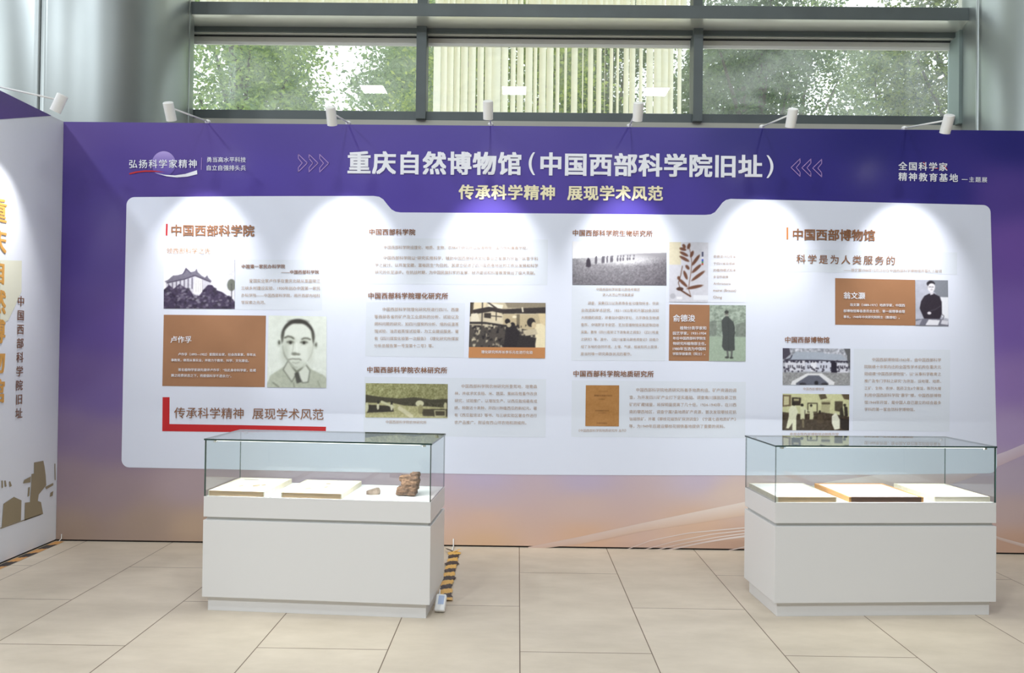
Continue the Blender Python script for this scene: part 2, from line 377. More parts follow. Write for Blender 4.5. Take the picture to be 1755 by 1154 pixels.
L1, L2, L3, L4 = rgb(112, 140, 92), rgb(184, 206, 120), rgb(64, 88, 60), rgb(112, 138, 90)
tree(-5.2, 8.5, 8.6, 1.75, 34000, rgb(120, 148, 112), L2, 0.095, 'pale green tree beside the left column, near the window', 11)
tree(-0.5, 8.5, 8.8, 1.8, 34000, L1, rgb(200, 214, 116), 0.095, 'yellow green tree near the left mullion', 12)
tree(4.3, 8.5, 8.6, 1.75, 26000, L3, L4, 0.09, 'dark leafy tree in the left part of the right window bay', 14)
tree(8.2, 8.5, 8.8, 1.7, 26000, L3, rgb(150, 166, 90), 0.095, 'leafy tree hidden half by the right column', 17)
tree(-2.5, 13.6, 10.4, 1.85, 24000, L1, rgb(160, 180, 130), 0.11, 'tall tree standing behind in the middle of the left window bay', 16)
tree(2.2, 13.8, 10.4, 1.85, 26000, L3, L4, 0.11, 'tree seen in the gaps of the vertical blinds', 13)
tree(6.7, 13.8, 10.6, 1.85, 20000, rgb(72, 98, 66), rgb(140, 158, 96), 0.11, 'tall leafy tree against bright sky left of the right column', 15)
for k, tx_ in enumerate((-8.6, -3.6, 1.4, 6.4, 11.6)):
    tree(tx_, 19.5, 11.5, 1.9, 13000, rgb(70, 96, 66), rgb(130, 152, 96), 0.17, ('broad tree far back at the left end of the row', 'broad tree far back between two nearer trees on the left', 'broad tree far back behind the vertical blinds', 'broad tree far back in the middle of the right window bay', 'broad tree far back behind the right column')[k], 21 + k)

# ------------------------------------------------------------------ text helper
def glyphs(items):
    """(string, extra spacing) -> glyph outlines as coordinate arrays and faces"""
    objs = []
    for t, sp in items:
        c = bpy.data.curves.new('t', 'FONT'); c.body = t; c.size = 1.0; c.resolution_u = 2; c.fill_mode = 'FRONT'; c.space_character = sp
        o = bpy.data.objects.new('t', c); COL.objects.link(o); objs.append(o)
    bpy.context.view_layer.update(); dg = bpy.context.evaluated_depsgraph_get(); res = []
    for o in objs:
        ev = o.evaluated_get(dg); me = ev.to_mesh(); co = np.empty(len(me.vertices)*3, np.float32); me.vertices.foreach_get('co', co)
        res.append((co.reshape(-1, 3).copy(), [tuple(p.vertices) for p in me.polygons])); ev.to_mesh_clear()
    for o in objs:
        c = o.data; bpy.data.objects.remove(o); bpy.data.curves.remove(c)
    return res
def bolden(co, fs, b):
    if b <= 0: return co, fs
    n = len(co); out = []; F2 = []
    for k, (dx, dy) in enumerate(((-1, -.7), (1, -.7), (-1, .7), (1, .7), (0, 0))):
        out.append(co + np.array([dx*b, dy*b, k*0.00025], np.float32)); F2 += [tuple(i + k*n for i in f) for f in fs]
    return np.concatenate(out), F2
def text_mesh(lines, Y, plane='back'):
    """lines: (string, x0, y0, x1, y1, glyph px height, bold) -> vertices and faces on the wall plane"""
    V = []; Fc = []; first = glyphs([(l[0], 1.0) for l in lines]); ems = []; second = []
    for (co, fs), (s, x0, y0, x1, y1, h, bold) in zip(first, lines):
        wid = (at(x1, y1, 0) - at(x0, y0, 0)).length; w = float(co[:, 0].max() - co[:, 0].min()) + 2*bold
        em = min(h*KW/0.92, wid/w); ems.append(em); second.append((s, 1 + 2*(wid/em - w)/max(1, len(s) - 1)))
    for (co, fs), (s, x0, y0, x1, y1, h, bold), em in zip(glyphs(second), lines, ems):
        A, B = at(x0, y0, 0), at(x1, y1, 0); u = (B - A); wid = u.length; u.normalize(); v = Vector((-u.z, 0, u.x))
        co, fs = bolden(co, fs, bold); mn = co[:, 0].min(); sx = wid/((co[:, 0].max() - mn)*em); k = len(V)
        for q in co: V.append(A + u*((q[0] - mn)*em*sx) + v*((q[1] - 0.38)*em) + Vector((0, Y - q[2], 0)))
        Fc += [tuple(i + k for i in f) for f in fs]
    return V, Fc
def text(name, lines, m, parent, Y=-0.006, label=None):
    full = []
    for l in lines:
        s, x0, y0, x1 = l[:4]; y1 = l[4] if len(l) > 4 and l[4] is not None else y0
        h = l[5] if len(l) > 5 else 6.3; b = l[6] if len(l) > 6 else 0.0
        full.append((s, x0, y0, x1, y1, h, b))
    V, Fc = text_mesh(full, Y); o = mesh_obj(name, V, Fc, m, parent)
    if label: o['label'] = label
    return o
def poly(name, pts, m, parent, Y):
    V = [at(px, py, 0) + Vector((0, Y, 0)) for px, py in pts]
    bm = bmesh.new(); vs = [bm.verts.new(v) for v in V]; f = bm.faces.new(vs); bm.normal_update(); bmesh.ops.triangulate(bm, faces=[f], ngon_method='EAR_CLIP')
    bm.normal_update()
    for f in bm.faces:
        if f.normal.y > 0: f.normal_flip()
    me = bpy.data.meshes.new(name); bm.to_mesh(me); bm.free(); return link(name, me, m, parent)
def lines_obj(name, segs, w, m, parent, Y):
    V = []; Fc = []
    for (xa, ya), (xb, yb) in segs:
        A, B = at(xa, ya), at(xb, yb); u = (B - A).normalized(); v = Vector((-u.z, 0, u.x))*w*KW/2; k = len(V); y = Vector((0, Y, 0))
        A -= u*w*KW/2; B += u*w*KW/2
        V += [A - v + y, B - v + y, B + v + y, A + v + y]; Fc.append((k, k + 1, k + 2, k + 3))
    return mesh_obj(name, V, Fc, m, parent)

# ------------------------------------------------------------------ raster canvas -> coloured grid
class Canvas:
    def __init__(s, w, h, bg):
        s.w, s.h = w, h; s.a = np.zeros((h, w, 3)); s.a[:] = bg
        s.X, s.Y = np.meshgrid((np.arange(w) + 0.5)/w, (np.arange(h) + 0.5)/h)
    def blend(s, mask, c, al=1.0):
        mask = (mask*al)[..., None]; s.a = s.a*(1 - mask) + np.array(c)*mask
    def poly(s, pts, c, al=1.0):
        acc = np.zeros((s.h, s.w))
        for ox, oy in ((-.25, -.25), (.25, -.25), (-.25, .25), (.25, .25)):
            x = s.X + ox/s.w; y = s.Y + oy/s.h; ins = np.zeros((s.h, s.w), bool); n = len(pts)
            for i in range(n):
                (xa, ya), (xb, yb) = pts[i], pts[(i + 1) % n]
                if ya == yb: continue
                ins ^= ((ya > y) != (yb > y)) & (x < (xb - xa)*(y - ya)/(yb - ya) + xa)
            acc += ins*0.25
        s.blend(acc, c, al); return s
    def ell(s, cx, cy, rx, ry, c, al=1.0, soft=0.12, rot=0.0):
        dx, dy = s.X - cx, (s.Y - cy); asp = s.h/s.w; ca, sa = math.cos(rot), math.sin(rot)
        u = (dx*ca + dy*asp*sa)/rx; v = (-dx*sa + dy*asp*ca)/(ry*asp)
        s.blend(np.clip((1 - np.sqrt(u*u + v*v))/soft + 0.5, 0, 1), c, al); return s
    def line(s, pts, w, c, al=1.0):
        d = np.full((s.h, s.w), 9.0); asp = s.h/s.w
        for (xa, ya), (xb, yb) in zip(pts, pts[1:]):
            ax, ay, bx, by = xa, ya*asp, xb, yb*asp; L2 = (bx - ax)**2 + (by - ay)**2 + 1e-12
            t = np.clip(((s.X - ax)*(bx - ax) + (s.Y*asp - ay)*(by - ay))/L2, 0, 1)
            d = np.minimum(d, np.hypot(s.X - ax - t*(bx - ax), s.Y*asp - ay - t*(by - ay)))
        s.blend(np.clip((w/2 - d)*s.w + 0.5, 0, 1), c, al); return s
    def noise(s, amp, cell=1, seed=0, mask=None, tint=(1, 1, 1)):
        r = np.random.RandomState(seed); h2, w2 = s.h//cell + 2, s.w//cell + 2; n = r.rand(h2, w2)*2 - 1
        yi = np.arange(s.h)/cell; xi = np.arange(s.w)/cell; y0 = yi.astype(int); x0 = xi.astype(int); fy = (yi - y0)[:, None]; fx = (xi - x0)[None]
        v = n[y0][:, x0]*(1 - fy)*(1 - fx) + n[y0 + 1][:, x0]*fy*(1 - fx) + n[y0][:, x0 + 1]*(1 - fy)*fx + n[y0 + 1][:, x0 + 1]*fy*fx
        v = v*amp
        if mask is not None: v = v*mask
        s.a = np.clip(s.a + v[..., None]*np.array(tint), 0, 255); return s
    def band(s, y0, y1, soft=0.02):
        return np.clip((s.Y - y0)/soft + .5, 0, 1)*np.clip((y1 - s.Y)/soft + .5, 0, 1)
    def blur(s, k=1):
        for _ in range(k):
            p = np.pad(s.a, ((1, 1), (1, 1), (0, 0)), 'edge')
            s.a = (p[1:-1, 1:-1]*4 + p[:-2, 1:-1]*2 + p[2:, 1:-1]*2 + p[1:-1, :-2]*2 + p[1:-1, 2:]*2 + p[:-2, :-2] + p[:-2, 2:] + p[2:, :-2] + p[2:, 2:])/16
        return s
def srgb2lin(a):
    a = np.clip(a, 0, 255)/255.0
    return np.where(a <= 0.04045, a/12.92, ((a + 0.055)/1.055)**2.4)
def photo(name, quad, cv, parent, label, Y=-0.0045, mapper=None):
    mapper = mapper or (lambda p: at(p[0], p[1], 0) + Vector((0, Y, 0)))
    P = [np.array(mapper(p)) for p in quad]           # TL TR BR BL
    cv.blur(1); h, w = cv.h, cv.w; u = np.linspace(0, 1, w)[None, :, None]; v = np.linspace(0, 1, h)[:, None, None]
    G = (P[0]*(1 - u) + P[1]*u)*(1 - v) + (P[3]*(1 - u) + P[2]*u)*v
    V = G.reshape(-1, 3); i = np.arange(h*w).reshape(h, w)
    Fq = np.stack([i[1:, :-1], i[1:, 1:], i[:-1, 1:], i[:-1, :-1]], -1).reshape(-1, 4)
    me = bpy.data.meshes.new(name); me.from_pydata(V.tolist(), [], Fq.tolist()); me.update()
    c = np.ones((h*w, 4)); c[:, :3] = srgb2lin(cv.a).reshape(-1, 3); set_ink(me, c)
    o = link(name, me, M_ink, parent)
    if label: o['label'] = label
    return o
# ================================================================== main exhibition wall
ZT = 2.912; XC = -3.183; XE = 4.8; TH = 0.10
wall = empty('exhibition_wall', (0, 0, 0))
tag(wall, 'long purple and white printed exhibition wall behind both glass cases', 'exhibition wall', kind='thing')
M_side = mat('purple_panel_edge', rgb(88, 66, 138), 0.5)
box('board', (XC, 0.001, 0.012), (XE, TH, ZT), M_side, wall)
box('base_shadow_strip', (XC, 0.012, 0.0), (XE, TH - 0.01, 0.012), M_dark, wall)  # dark strip painted in for the shadow gap under the board
ctrl = [(115, 225, 92, 72, 146), (300, 225, 88, 68, 148), (500, 225, 78, 62, 148), (840, 225, 78, 64, 152), (1100, 225, 70, 58, 148), (1300, 225, 50, 46, 126),
        (1500, 235, 42, 40, 118), (1740, 240, 44, 42, 120), (130, 330, 74, 58, 136), (190, 320, 78, 60, 140), (450, 310, 80, 64, 156), (650, 330, 80, 64, 158),
        (850, 355, 84, 68, 164), (1100, 340, 76, 62, 158), (1400, 320, 50, 44, 128), (1620, 330, 52, 48, 130), (125, 430, 74, 56, 134), (190, 430, 78, 58, 138),
        (1720, 330, 84, 66, 146), (1740, 420, 112, 82, 164), (1728, 560, 126, 98, 176), (1735, 660, 148, 120, 182), (1735, 740, 170, 148, 190), (1740, 820, 182, 166, 184), (1740, 880, 196, 172, 170), (1740, 930, 202, 164, 142),
        (125, 540, 84, 64, 136), (180, 560, 94, 72, 146), (120, 650, 104, 82, 140), (180, 680, 112, 92, 150), (120, 740, 126, 106, 140), (180, 760, 134, 114, 144),
        (120, 820, 150, 130, 140), (190, 840, 156, 136, 142), (120, 910, 160, 138, 124), (250, 900, 166, 144, 130),
        (320, 835, 172, 152, 158), (330, 905, 186, 160, 138), (560, 840, 184, 166, 182), (830, 822, 188, 174, 200), (830, 855, 196, 176, 184), (830, 890, 212, 178, 160), (830, 930, 208, 172, 140),
        (1000, 822, 186, 172, 196), (1000, 870, 204, 178, 172), (1000, 920, 210, 172, 146), (1200, 820, 194, 180, 198), (1250, 850, 212, 190, 178), (1200, 900, 212, 178, 154), (1250, 935, 198, 162, 142),
        (1400, 840, 200, 184, 190), (1500, 900, 206, 172, 156), (1600, 840, 190, 176, 192), (450, 500, 110, 86, 160), (900, 560, 120, 98, 170), (1300, 560, 118, 96, 170)]
CP = np.array([[at(c[0], c[1]).x, at(c[0], c[1]).z] for c in ctrl]); CC = np.array([c[2:] for c in ctrl], float)
gx = np.arange(XC, XE + 0.001, 0.03); gz = np.linspace(0.012, ZT, 98)
GX, GZ = np.meshgrid(gx, gz); D2 = (GX[..., None] - CP[:, 0])**2 + ((GZ[..., None] - CP[:, 1])*1.5)**2
Wt = 1/(D2 + 0.012)**1.6; colr = (Wt[..., None]*CC).sum(-2)/Wt.sum(-1)[..., None]
i = np.arange(GX.size).reshape(GX.shape); Fq = np.stack([i[:-1, :-1], i[:-1, 1:], i[1:, 1:], i[1:, :-1]], -1).reshape(-1, 4)
me = bpy.data.meshes.new('printed_face'); me.from_pydata(np.stack([GX, 0*GX, GZ], -1).reshape(-1, 3).tolist(), [], Fq.tolist()); me.update()
cc = np.ones((GX.size, 4)); cc[:, :3] = srgb2lin(colr).reshape(-1, 3); set_ink(me, cc); link('printed_face', me, M_board, wall)

# pale flowing bands low on the print
def ribbon(up, lo, col, n=24, Y=-0.001):
    def samp(pts, t):
        xs = [p[0] for p in pts]; x = xs[0] + (xs[-1] - xs[0])*t; return x, float(np.interp(x, xs, [p[1] for p in pts]))
    a = [samp(up, t) for t in np.linspace(0, 1, n)]; b = [samp(lo, t) for t in np.linspace(0, 1, n)]
    V = [at(*p) + Vector((0, Y, 0)) for p in b + a]; return V, [(k, k + 1, n + k + 1, n + k) for k in range(n - 1)]
def band(up, lo, ca, cb, Y):
    V, Fc = ribbon(up, lo, None, Y=Y); me = bpy.data.meshes.new('printed_band'); me.from_pydata([tuple(v) for v in V], [], Fc); me.update()
    n = len(V)//2; t = np.linspace(0, 1, n)[:, None]; lo_c = np.array(ca[0])*(1 - t) + np.array(ca[1])*t; up_c = np.array(cb[0])*(1 - t) + np.array(cb[1])*t
    c = np.ones((2*n, 4)); c[:n, :3] = srgb2lin(lo_c); c[n:, :3] = srgb2lin(up_c); set_ink(me, c); link('printed_band', me, M_board, wall)
pch = (208, 174, 152); 
band([(905, 938), (1000, 919), (1100, 897), (1200, 876), (1275, 861), (1420, 826)], [(905, 943), (1000, 932), (1100, 911), (1200, 896), (1275, 884), (1420, 860)],
     ((202, 172, 156), (218, 190, 168)), ((204, 178, 168), (236, 228, 220)), -0.0008)
for up, w in (([(1070, 943), (1115, 926), (1180, 913), (1275, 904), (1400, 892)], 2.0), ([(1098, 943.5), (1150, 929), (1220, 915), (1275, 909), (1400, 898)], 2.0),
              ([(1118, 944), (1170, 931), (1230, 920), (1275, 914), (1400, 903)], 2.2), ([(1135, 944), (1200, 930), (1245, 922), (1275, 918), (1400, 908)], 3.6), ([(1245, 944), (1275, 937), (1330, 926)], 2.6)):
    lo = [(x, y + w*(0.6 + 0.6*k/len(up))) for k, (x, y) in enumerate(up)]
    band(up, lo, ((214, 190, 180), (224, 216, 212)), ((220, 204, 200), (234, 230, 228)), -0.0012)
band([(1420, 826), (1560, 806), (1640, 795), (1710, 780), (1755, 761), (1960, 672)], [(1420, 860), (1560, 842), (1640, 828), (1710, 800), (1755, 780), (1960, 698)], ((214, 188, 170), (186, 166, 196)), ((228, 216, 212), (196, 178, 206)), -0.0008)
band([(1690, 912), (1715, 922), (1760, 934), (1960, 944)], [(1690, 916), (1715, 927), (1760, 940), (1960, 950)], ((205, 175, 160), (214, 190, 180)), ((214, 196, 190), (224, 208, 204)), -0.0008)

# white information field with the stepped top edge
def arc(cx, cy, r, a0, a1, n=8): return [(cx + r*math.cos(math.radians(a0 + (a1 - a0)*k/n)), cy - r*math.sin(math.radians(a0 + (a1 - a0)*k/n))) for k in range(n + 1)]
out = arc(231, 352, 14, 180, 90) + [(430, 336.5)] + [(640, 336), (650, 337.5), (657, 342), (664, 351), (671, 359), (678, 363), (686, 364.3), (800, 365), (960, 366.2), (1100, 367.6), (1208, 368.6), (1218, 367.6), (1225, 364), (1232, 355.5), (1238, 347.5), (1244, 343), (1252, 341)] \
    + [(1400, 344.5), (1560, 348.5)] + arc(1684, 365, 13.5, 92, 0) + [(1703, 560), (1708, 770)] + arc(1695, 798, 13.5, 0, -90) + [(1480, 814), (1280, 815), (1080, 814.8), (900, 814), (760, 812), (560, 808.5), (350, 804)] + arc(222, 788, 13.5, 270, 180) + [(212.5, 575)]
poly('information_field', out, M_white_p, wall, -0.0018)

# headline, logos
text('headline_text', [('重庆自然博物馆', 596, 279, 893.5, 281, 38, 0.034)], M_wink, wall)
text('headline_text', [('中国西部科学院旧址', 926, 281.3, 1306, 285.5, 38, 0.034)], M_wink, wall)
def bracket(x0, x1, ymid, flip):
    pts = []; n = 12
    for k in range(n + 1):
        t = -1 + 2*k/n; pts.append(((x0 + (x1 - x0)*(t*t)*0.95) if not flip else (x1 - (x1 - x0)*(t*t)*0.95), ymid + 19.5*t))
    q = []
    for k in range(n, -1, -1):
        t = -1 + 2*k/n; wdt = 5.0 - 1.6*t*t; q.append((pts[k][0] + (wdt if not flip else -wdt), pts[k][1]))
    return pts + q
poly('bracket', bracket(906, 914, 281, False), M_wink, wall, -0.006); poly('bracket', bracket(1316, 1325, 286, True), M_wink, wall, -0.006)
text('subheading_text', [('传承科学精神', 786, 329.5, 951, 330.5, 24.5, 0.032)], M_cream, wall)
text('subheading_text', [('展现学术风范', 972, 331, 1136, 332, 24.5, 0.032)], M_cream, wall)
for sx, x0, y0 in ((1, 511.6, 279.7), (1, 529.9, 279.9), (1, 548.2, 280.1), (-1, 1370.8, 287.5), (-1, 1389.3, 288), (-1, 1407.8, 288.5)):
    P = [(x0, y0 - 15), (x0 + sx*15.4, y0), (x0, y0 + 15), (x0, y0 + 8), (x0 + sx*6.6, y0), (x0, y0 - 8)]
    lines_obj('chevron_mark', list(zip(P, P[1:] + P[:1])), 1.3, M_lilac, wall, -0.004)
em = Canvas(44, 44, (80, 64, 152)); 
def emblem():
    n = 40; V = [at(281, 281) + Vector((0, -0.003, 0))]; c = [(120, 100, 185)]
    for k in range(n):
        a = 2*PI*k/n; py = 281 - 21.5*math.sin(a); V.append(at(281 + 20.5*math.cos(a), py) + Vector((0, -0.003, 0))); t = (math.sin(a) + 1)/2
        c.append((82 + 96*t, 66 + 94*t, 152 + 68*t))
    me = bpy.data.meshes.new('emblem'); me.from_pydata([tuple(v) for v in V], [], [(0, 1 + (k + 1) % n, 1 + k) for k in range(n)]); me.update()
    a = np.ones((n + 1, 4)); a[:, :3] = srgb2lin(np.array(c, float)); set_ink(me, a); link('emblem', me, M_ink, wall)
emblem()
text('slogan_text', [('弘扬科学家精神', 222, 281.5, 338, 281, 14.5, 0.012)], M_wink, wall)
text('slogan_text', [('勇当高水平科技', 355, 274, 422, 274.2, 9.3, 0.008), ('自立自强排头兵', 355, 288, 422, 288.4, 9.3, 0.008)], M_wink, wall)
lines_obj('divider_line', [((346, 271), (345.3, 291))], 1.0, M_lilac, wall, -0.004)
poly('red_swoosh', [(222, 297), (234, 294), (250, 292.3), (266, 292.8), (284, 295.5), (266, 294.8), (250, 294.8), (236, 296.2), (222, 299.5)], M_red, wall, -0.004)
poly('white_swoosh', [(266, 296.5), (282, 299.8), (300, 301), (318, 298.5), (338, 292), (338.5, 299), (322, 303), (304, 304.5), (286, 302.5)], M_wink, wall, -0.004)
text('slogan_text', [('全国科学家', 1539, 285, 1623, 286.6, 14, 0.02), ('精神教育基地', 1539, 303, 1641, 305.5, 14, 0.02), ('主题展', 1660, 308, 1691, 308.7, 9, 0.012)], M_wink, wall)
lines_obj('dash', [((1648, 308), (1657, 308.2))], 1.0, M_wink, wall, -0.006)
lines_obj('red_accent', [((1582.5, 279), (1584.5, 283.5)), ((1594, 288), (1606, 289)), ((1617, 284), (1621.5, 290.5))], 1.8, M_red, wall, -0.0065)

# ---- text fields (pale tint behind the paragraphs)
for q in ([(404, 445), (553, 446), (552, 532), (403.5, 531)], [(631, 408), (939, 411), (938, 489), (630, 487)], [(628, 518), (797, 520), (795, 613), (626, 611)], [(625, 646), (936, 650), (935, 750), (623, 747)],
          [(980, 489), (1141, 490), (1140, 619), (979, 618)], [(980, 652), (1278, 655), (1277, 751), (979, 749)], [(1341, 427), (1640, 433), (1640, 471), (1341, 466)], [(1463, 598), (1628, 600), (1627, 740), (1461, 738)]):
    poly('tint_field', q, M_tint, wall, -0.0024)
B1 = 0.010
# column A
lines_obj('title_bar', [((286.5, 385.5), (286, 402.5))], 3.0, M_red, wall, -0.005)
text('title_text', [('中国西部科学院', 294, 395, 436.5, 395.8, 21, 0.026)], M_text, wall)
text('caption_text', [('领西部科学之先', 286, 430, 361, 430.6, 10.2, 0.0)], M_tan, wall)
text('paragraph_text', [('中国第一家民办科学院', 414.5, 457, 489, 457, 7.2, B1), ('——中国西部科学院', 482.5, 466.5, 547, 466.5, 7.2, B1)], M_text, wall)
text('paragraph_text', [('爱国实业家卢作孚在重庆北碚从事嘉陵江', 427.5, 481.5, 549, 482), ('三峡乡村建设实验，1930年创办中国第一家民', 414, 494, 549, 494.5), ('办科学院——中国西部科学院，揭开西部内地科', 414, 506.3, 549, 507), ('学探索之先河。', 414, 518.5, 455, 518.7)], M_body, wall)
poly('biography_card', [(281, 539.7), (456, 541.3), (454, 663.8), (278.5, 661.8)], M_brown, wall, -0.003)
text('name_text', [('卢作孚', 293, 582, 329, 582.2, 12.5, 0.012)], M_wink, wall)
text('paragraph_text', [('卢作孚（1893—1952）爱国实业家，社会改革家，早年从', 306, 607.3, 439, 608.2, 6, 0.006), ('事教育，继而从事实业，并致力于教育、科学、文化建设。', 294, 617.3, 427, 618.5, 6, 0.006), ('著名植物学家胡先骕评卢作孚：“似此身非科学家，处竭', 306, 633.8, 439, 635, 6, 0.006), ('蹶之经费状态之下，而提倡科学不遗余力”。', 294, 643.5, 397, 644.8, 6, 0.006)], M_wink, wall)
poly('red_bracket', [(279, 681), (291, 681), (290.6, 727), (420, 729), (559, 731.7), (558.6, 740), (420, 741), (278.4, 739.3)], M_red, wall, -0.003)
text('motto_text', [('传承科学精神', 299, 707.5, 418, 708.7, 19, 0.004)], M_text, wall)
text('motto_text', [('展现学术风范', 433, 709, 555, 710.6, 19, 0.004)], M_text, wall)
# column B
text('title_text', [('中国西部科学院', 633, 397.7, 712, 398.3, 10.3, 0.02)], M_text, wall)
text('paragraph_text', [('中国西部科学院设理化、地质、生物、农林4个研究所以及博物馆、图书馆和兼善学校。', 658, 424.2, 904, 425.3), ('中国西部科学院以“研究实用科学，辅助中国西部经济文化事业之发展为宗旨”“从事于科', 657.5, 442.3, 922, 443.6), ('学之探讨，以开发宝藏，富裕民生”为目的。其建立促进了四川及西南地区的工农业发展和科学', 643, 454.6, 922, 455.6), ('研究的长足进步。在抗战时期，为中国民族科学的发展、经济建设和科普教育做出了极大贡献。', 643, 466.8, 917, 468)], M_body, wall)
text('title_text', [('中国西部科学院理化研究所', 631.5, 507, 768, 507.6, 10.3, 0.02)], M_text, wall)
text('paragraph_text', [('中国西部科学院理化研究所进行四川、西康', 656, 530.3, 786.5, 531), ('等西部各省的矿产及工业原料的分析、试验以及', 642, 543, 786.5, 543.4), ('燃料问题的研究，如四川煤炭的分析、煤的低温蒸', 642, 555.3, 786, 556), ('馏试验、油页岩蒸馏试验等，为工业建设服务。著', 642, 567.7, 786, 568.3), ('有《四川煤炭化验第一次报告》《理化研究所煤炭', 642, 580.2, 786, 580.8), ('分析总报告第一号至第十二号》等。', 641.5, 592.6, 743, 593)], M_body, wall)
text('title_text', [('中国西部科学院农林研究所', 629.5, 633.8, 766.5, 635, 10.3, 0.02)], M_text, wall)
text('caption_text', [('中国西部科学院农林研究所', 661.5, 723.3, 731, 724, 6, 0)], M_body, wall)
text('paragraph_text', [('中国西部科学院农林研究所垦荒地，培育森', 791, 662, 920.5, 662.7), ('林，并收求优良稻、米、蔬菜、果树及牲畜作改良', 779.5, 674.3, 920.5, 675), ('研究，试验推广，以增加生产。以西瓜栽培最有成', 779.5, 686.8, 920.5, 687.7), ('绩，种数达十来种，开四川种植西瓜的新纪元。著', 779, 699, 920, 700), ('有《西瓜栽培法》等书。与三峡实验区署合作进行', 779, 711.5, 920, 712.5), ('农产品推广。附设有西山坪农场和测候所。', 779, 724, 902, 725)], M_body, wall)
# column C
text('title_text', [('中国西部科学院生物研究所', 981.5, 399.3, 1118, 400.6, 10.3, 0.02)], M_text, wall)
text('caption_text', [('中国西部科学院雷马屏峨考察团', 1022, 496, 1096, 496.5, 5.8, 0), ('进入大凉山竹核聚麦梁', 1032.5, 505.3, 1086, 505.6, 5.8, 0)], M_body, wall)
text('paragraph_text', [('调查、采集四川以及西南各省动植物标本，供农', 1007.5, 519.6, 1129, 520.2), ('业改进和学术研究。1931-1935年间开展20余次较', 996, 532, 1129, 532.6), ('大规模的调查，并参加中国科学社、北平静生生物调', 996, 544.3, 1129, 545), ('查所、中瑞新甘考查团、芝加哥博物馆采集团等团体', 995.5, 556.6, 1129, 557.4), ('采集。著有《四川嘉陵江下游鱼类之调查》《四川鸣禽', 995.5, 569.2, 1128.5, 569.8), ('之研究》等。其中，《四川省雷马屏峨调查记》详细介', 995.5, 581.6, 1128.5, 582.4), ('绍了当地的自然环境、土壤、气候、植被和风土民情，', 995.5, 594.2, 1128, 594.8), ('是当时唯一研究彝族状况的著作。', 995, 606.6, 1082, 607)], M_body, wall)
poly('specimen_card', [(1213.5, 416), (1278, 416.8), (1277.7, 518.8), (1213, 518.3)], mat('card_print', rgb(222, 226, 238), 0.4), wall, -0.003)
text('paragraph_text', [('俞德浚1932年采', 1222.5, 440, 1261, 440.3), ('于四川省会理县', 1222.5, 452, 1259, 452), ('的植物模式标本：', 1222.5, 463.5, 1263, 463.5), ('多羽节肢蕨', 1222.5, 475, 1248, 475), ('Arthromeris', 1222.5, 486, 1252, 486.3, 6.5, 0), ('mairei (Brause)', 1222, 497.5, 1261, 497.8, 6.5, 0), ('Ching', 1222, 509, 1237, 509.3, 6.5, 0)], M_body, wall)
poly('biography_card', [(1147, 522), (1216, 523), (1215, 619), (1146, 618.5)], M_brown, wall, -0.003)
text('name_text', [('俞德浚', 1153, 545.5, 1191, 545.7, 12.5, 0.012)], M_wink, wall)
text('paragraph_text', [('植物分类学家和', 1165, 562.4, 1210, 562.6, 6.2, 0.006), ('园艺学家。1931-1934', 1153, 571.4, 1210, 571.6, 6.2, 0.006), ('年任中国西部科学院生', 1153, 580, 1209.5, 580.3, 6.2, 0.006), ('物研究所植物部主任。', 1153, 589, 1209.5, 589.3, 6.2, 0.006), ('1980年当选为中国科', 1153, 598, 1209.5, 598.2, 6.2, 0.006), ('学院学部委员（院士）。', 1152.5, 606.6, 1208, 606.8, 6.2, 0.006)], M_wink, wall)
text('title_text', [('中国西部科学院地质研究所', 982.5, 640.5, 1120, 641.3, 10.3, 0.02)], M_text, wall)
text('caption_text', [('《中国西部科学院地质研究所 丛刊》', 991.5, 738, 1073, 738, 5.8, 0)], M_body, wall)
text('paragraph_text', [('中国西部科学院地质研究所着手地质构造、矿产资源的调', 1090, 668.3, 1261.5, 669.2), ('查，为开发四川矿产业打下坚实基础。调查南川煤田及綦江铁', 1078.5, 681, 1261.5, 681.7), ('矿的矿藏储量，将探明量提高了几十倍。1934-1940年，在川西', 1078.5, 693.4, 1261.5, 694), ('南的攀西地区，调查宁属7县地质矿产资源，首次发现攀枝花钒', 1078.5, 705.8, 1261.5, 706.5), ('钛磁铁矿，并著《攀枝花磁铁矿探测调查》《宁属七县地质矿产》', 1078.5, 718, 1261, 718.8), ('等，为1949年后建设攀枝花钢铁基地提供了重要的资料。', 1078, 730.5, 1242, 731)], M_body, wall)
# column D
lines_obj('title_bar', [((1349, 391.5), (1349, 409))], 3.0, M_orange, wall, -0.005)
text('title_text', [('中国西部博物馆', 1358, 402, 1499, 404, 21, 0.026)], M_text, wall)
text('quotation_text', [('科学是为人类服务的', 1364.5, 444, 1533, 447, 15, 0.006)], M_text, wall)
text('caption_text', [('——翁文灏1944年12月25日在中国西部科学博物馆开幕礼上致词', 1446, 463, 1613, 465.2, 6.2, 0)], M_body, wall)
poly('biography_card', [(1431, 477), (1568, 480), (1568.7, 558.3), (1431, 556.7)], M_brown, wall, -0.003)
text('name_text', [('翁文灏', 1445, 506.5, 1482, 507.5, 12.5, 0.012)], M_wink, wall)
text('paragraph_text', [('翁文灏（1889-1971）地质学家，中国西', 1456, 522.6, 1550, 523.8, 6, 0.006), ('部博物馆筹备委员会主任、第一届理事会理', 1445, 533, 1550, 534.2, 6, 0.006), ('事长。1948年中央研究院院士（数理组）。', 1445, 543.2, 1541, 544.5, 6, 0.006)], M_wink, wall)
text('title_text', [('中国西部博物馆', 1345, 582.5, 1421, 583, 10.3, 0.02)], M_text, wall)
text('caption_text', [('中国西部博物馆', 1376, 666.7, 1411.5, 666.9, 5.8, 0)], M_body, wall)
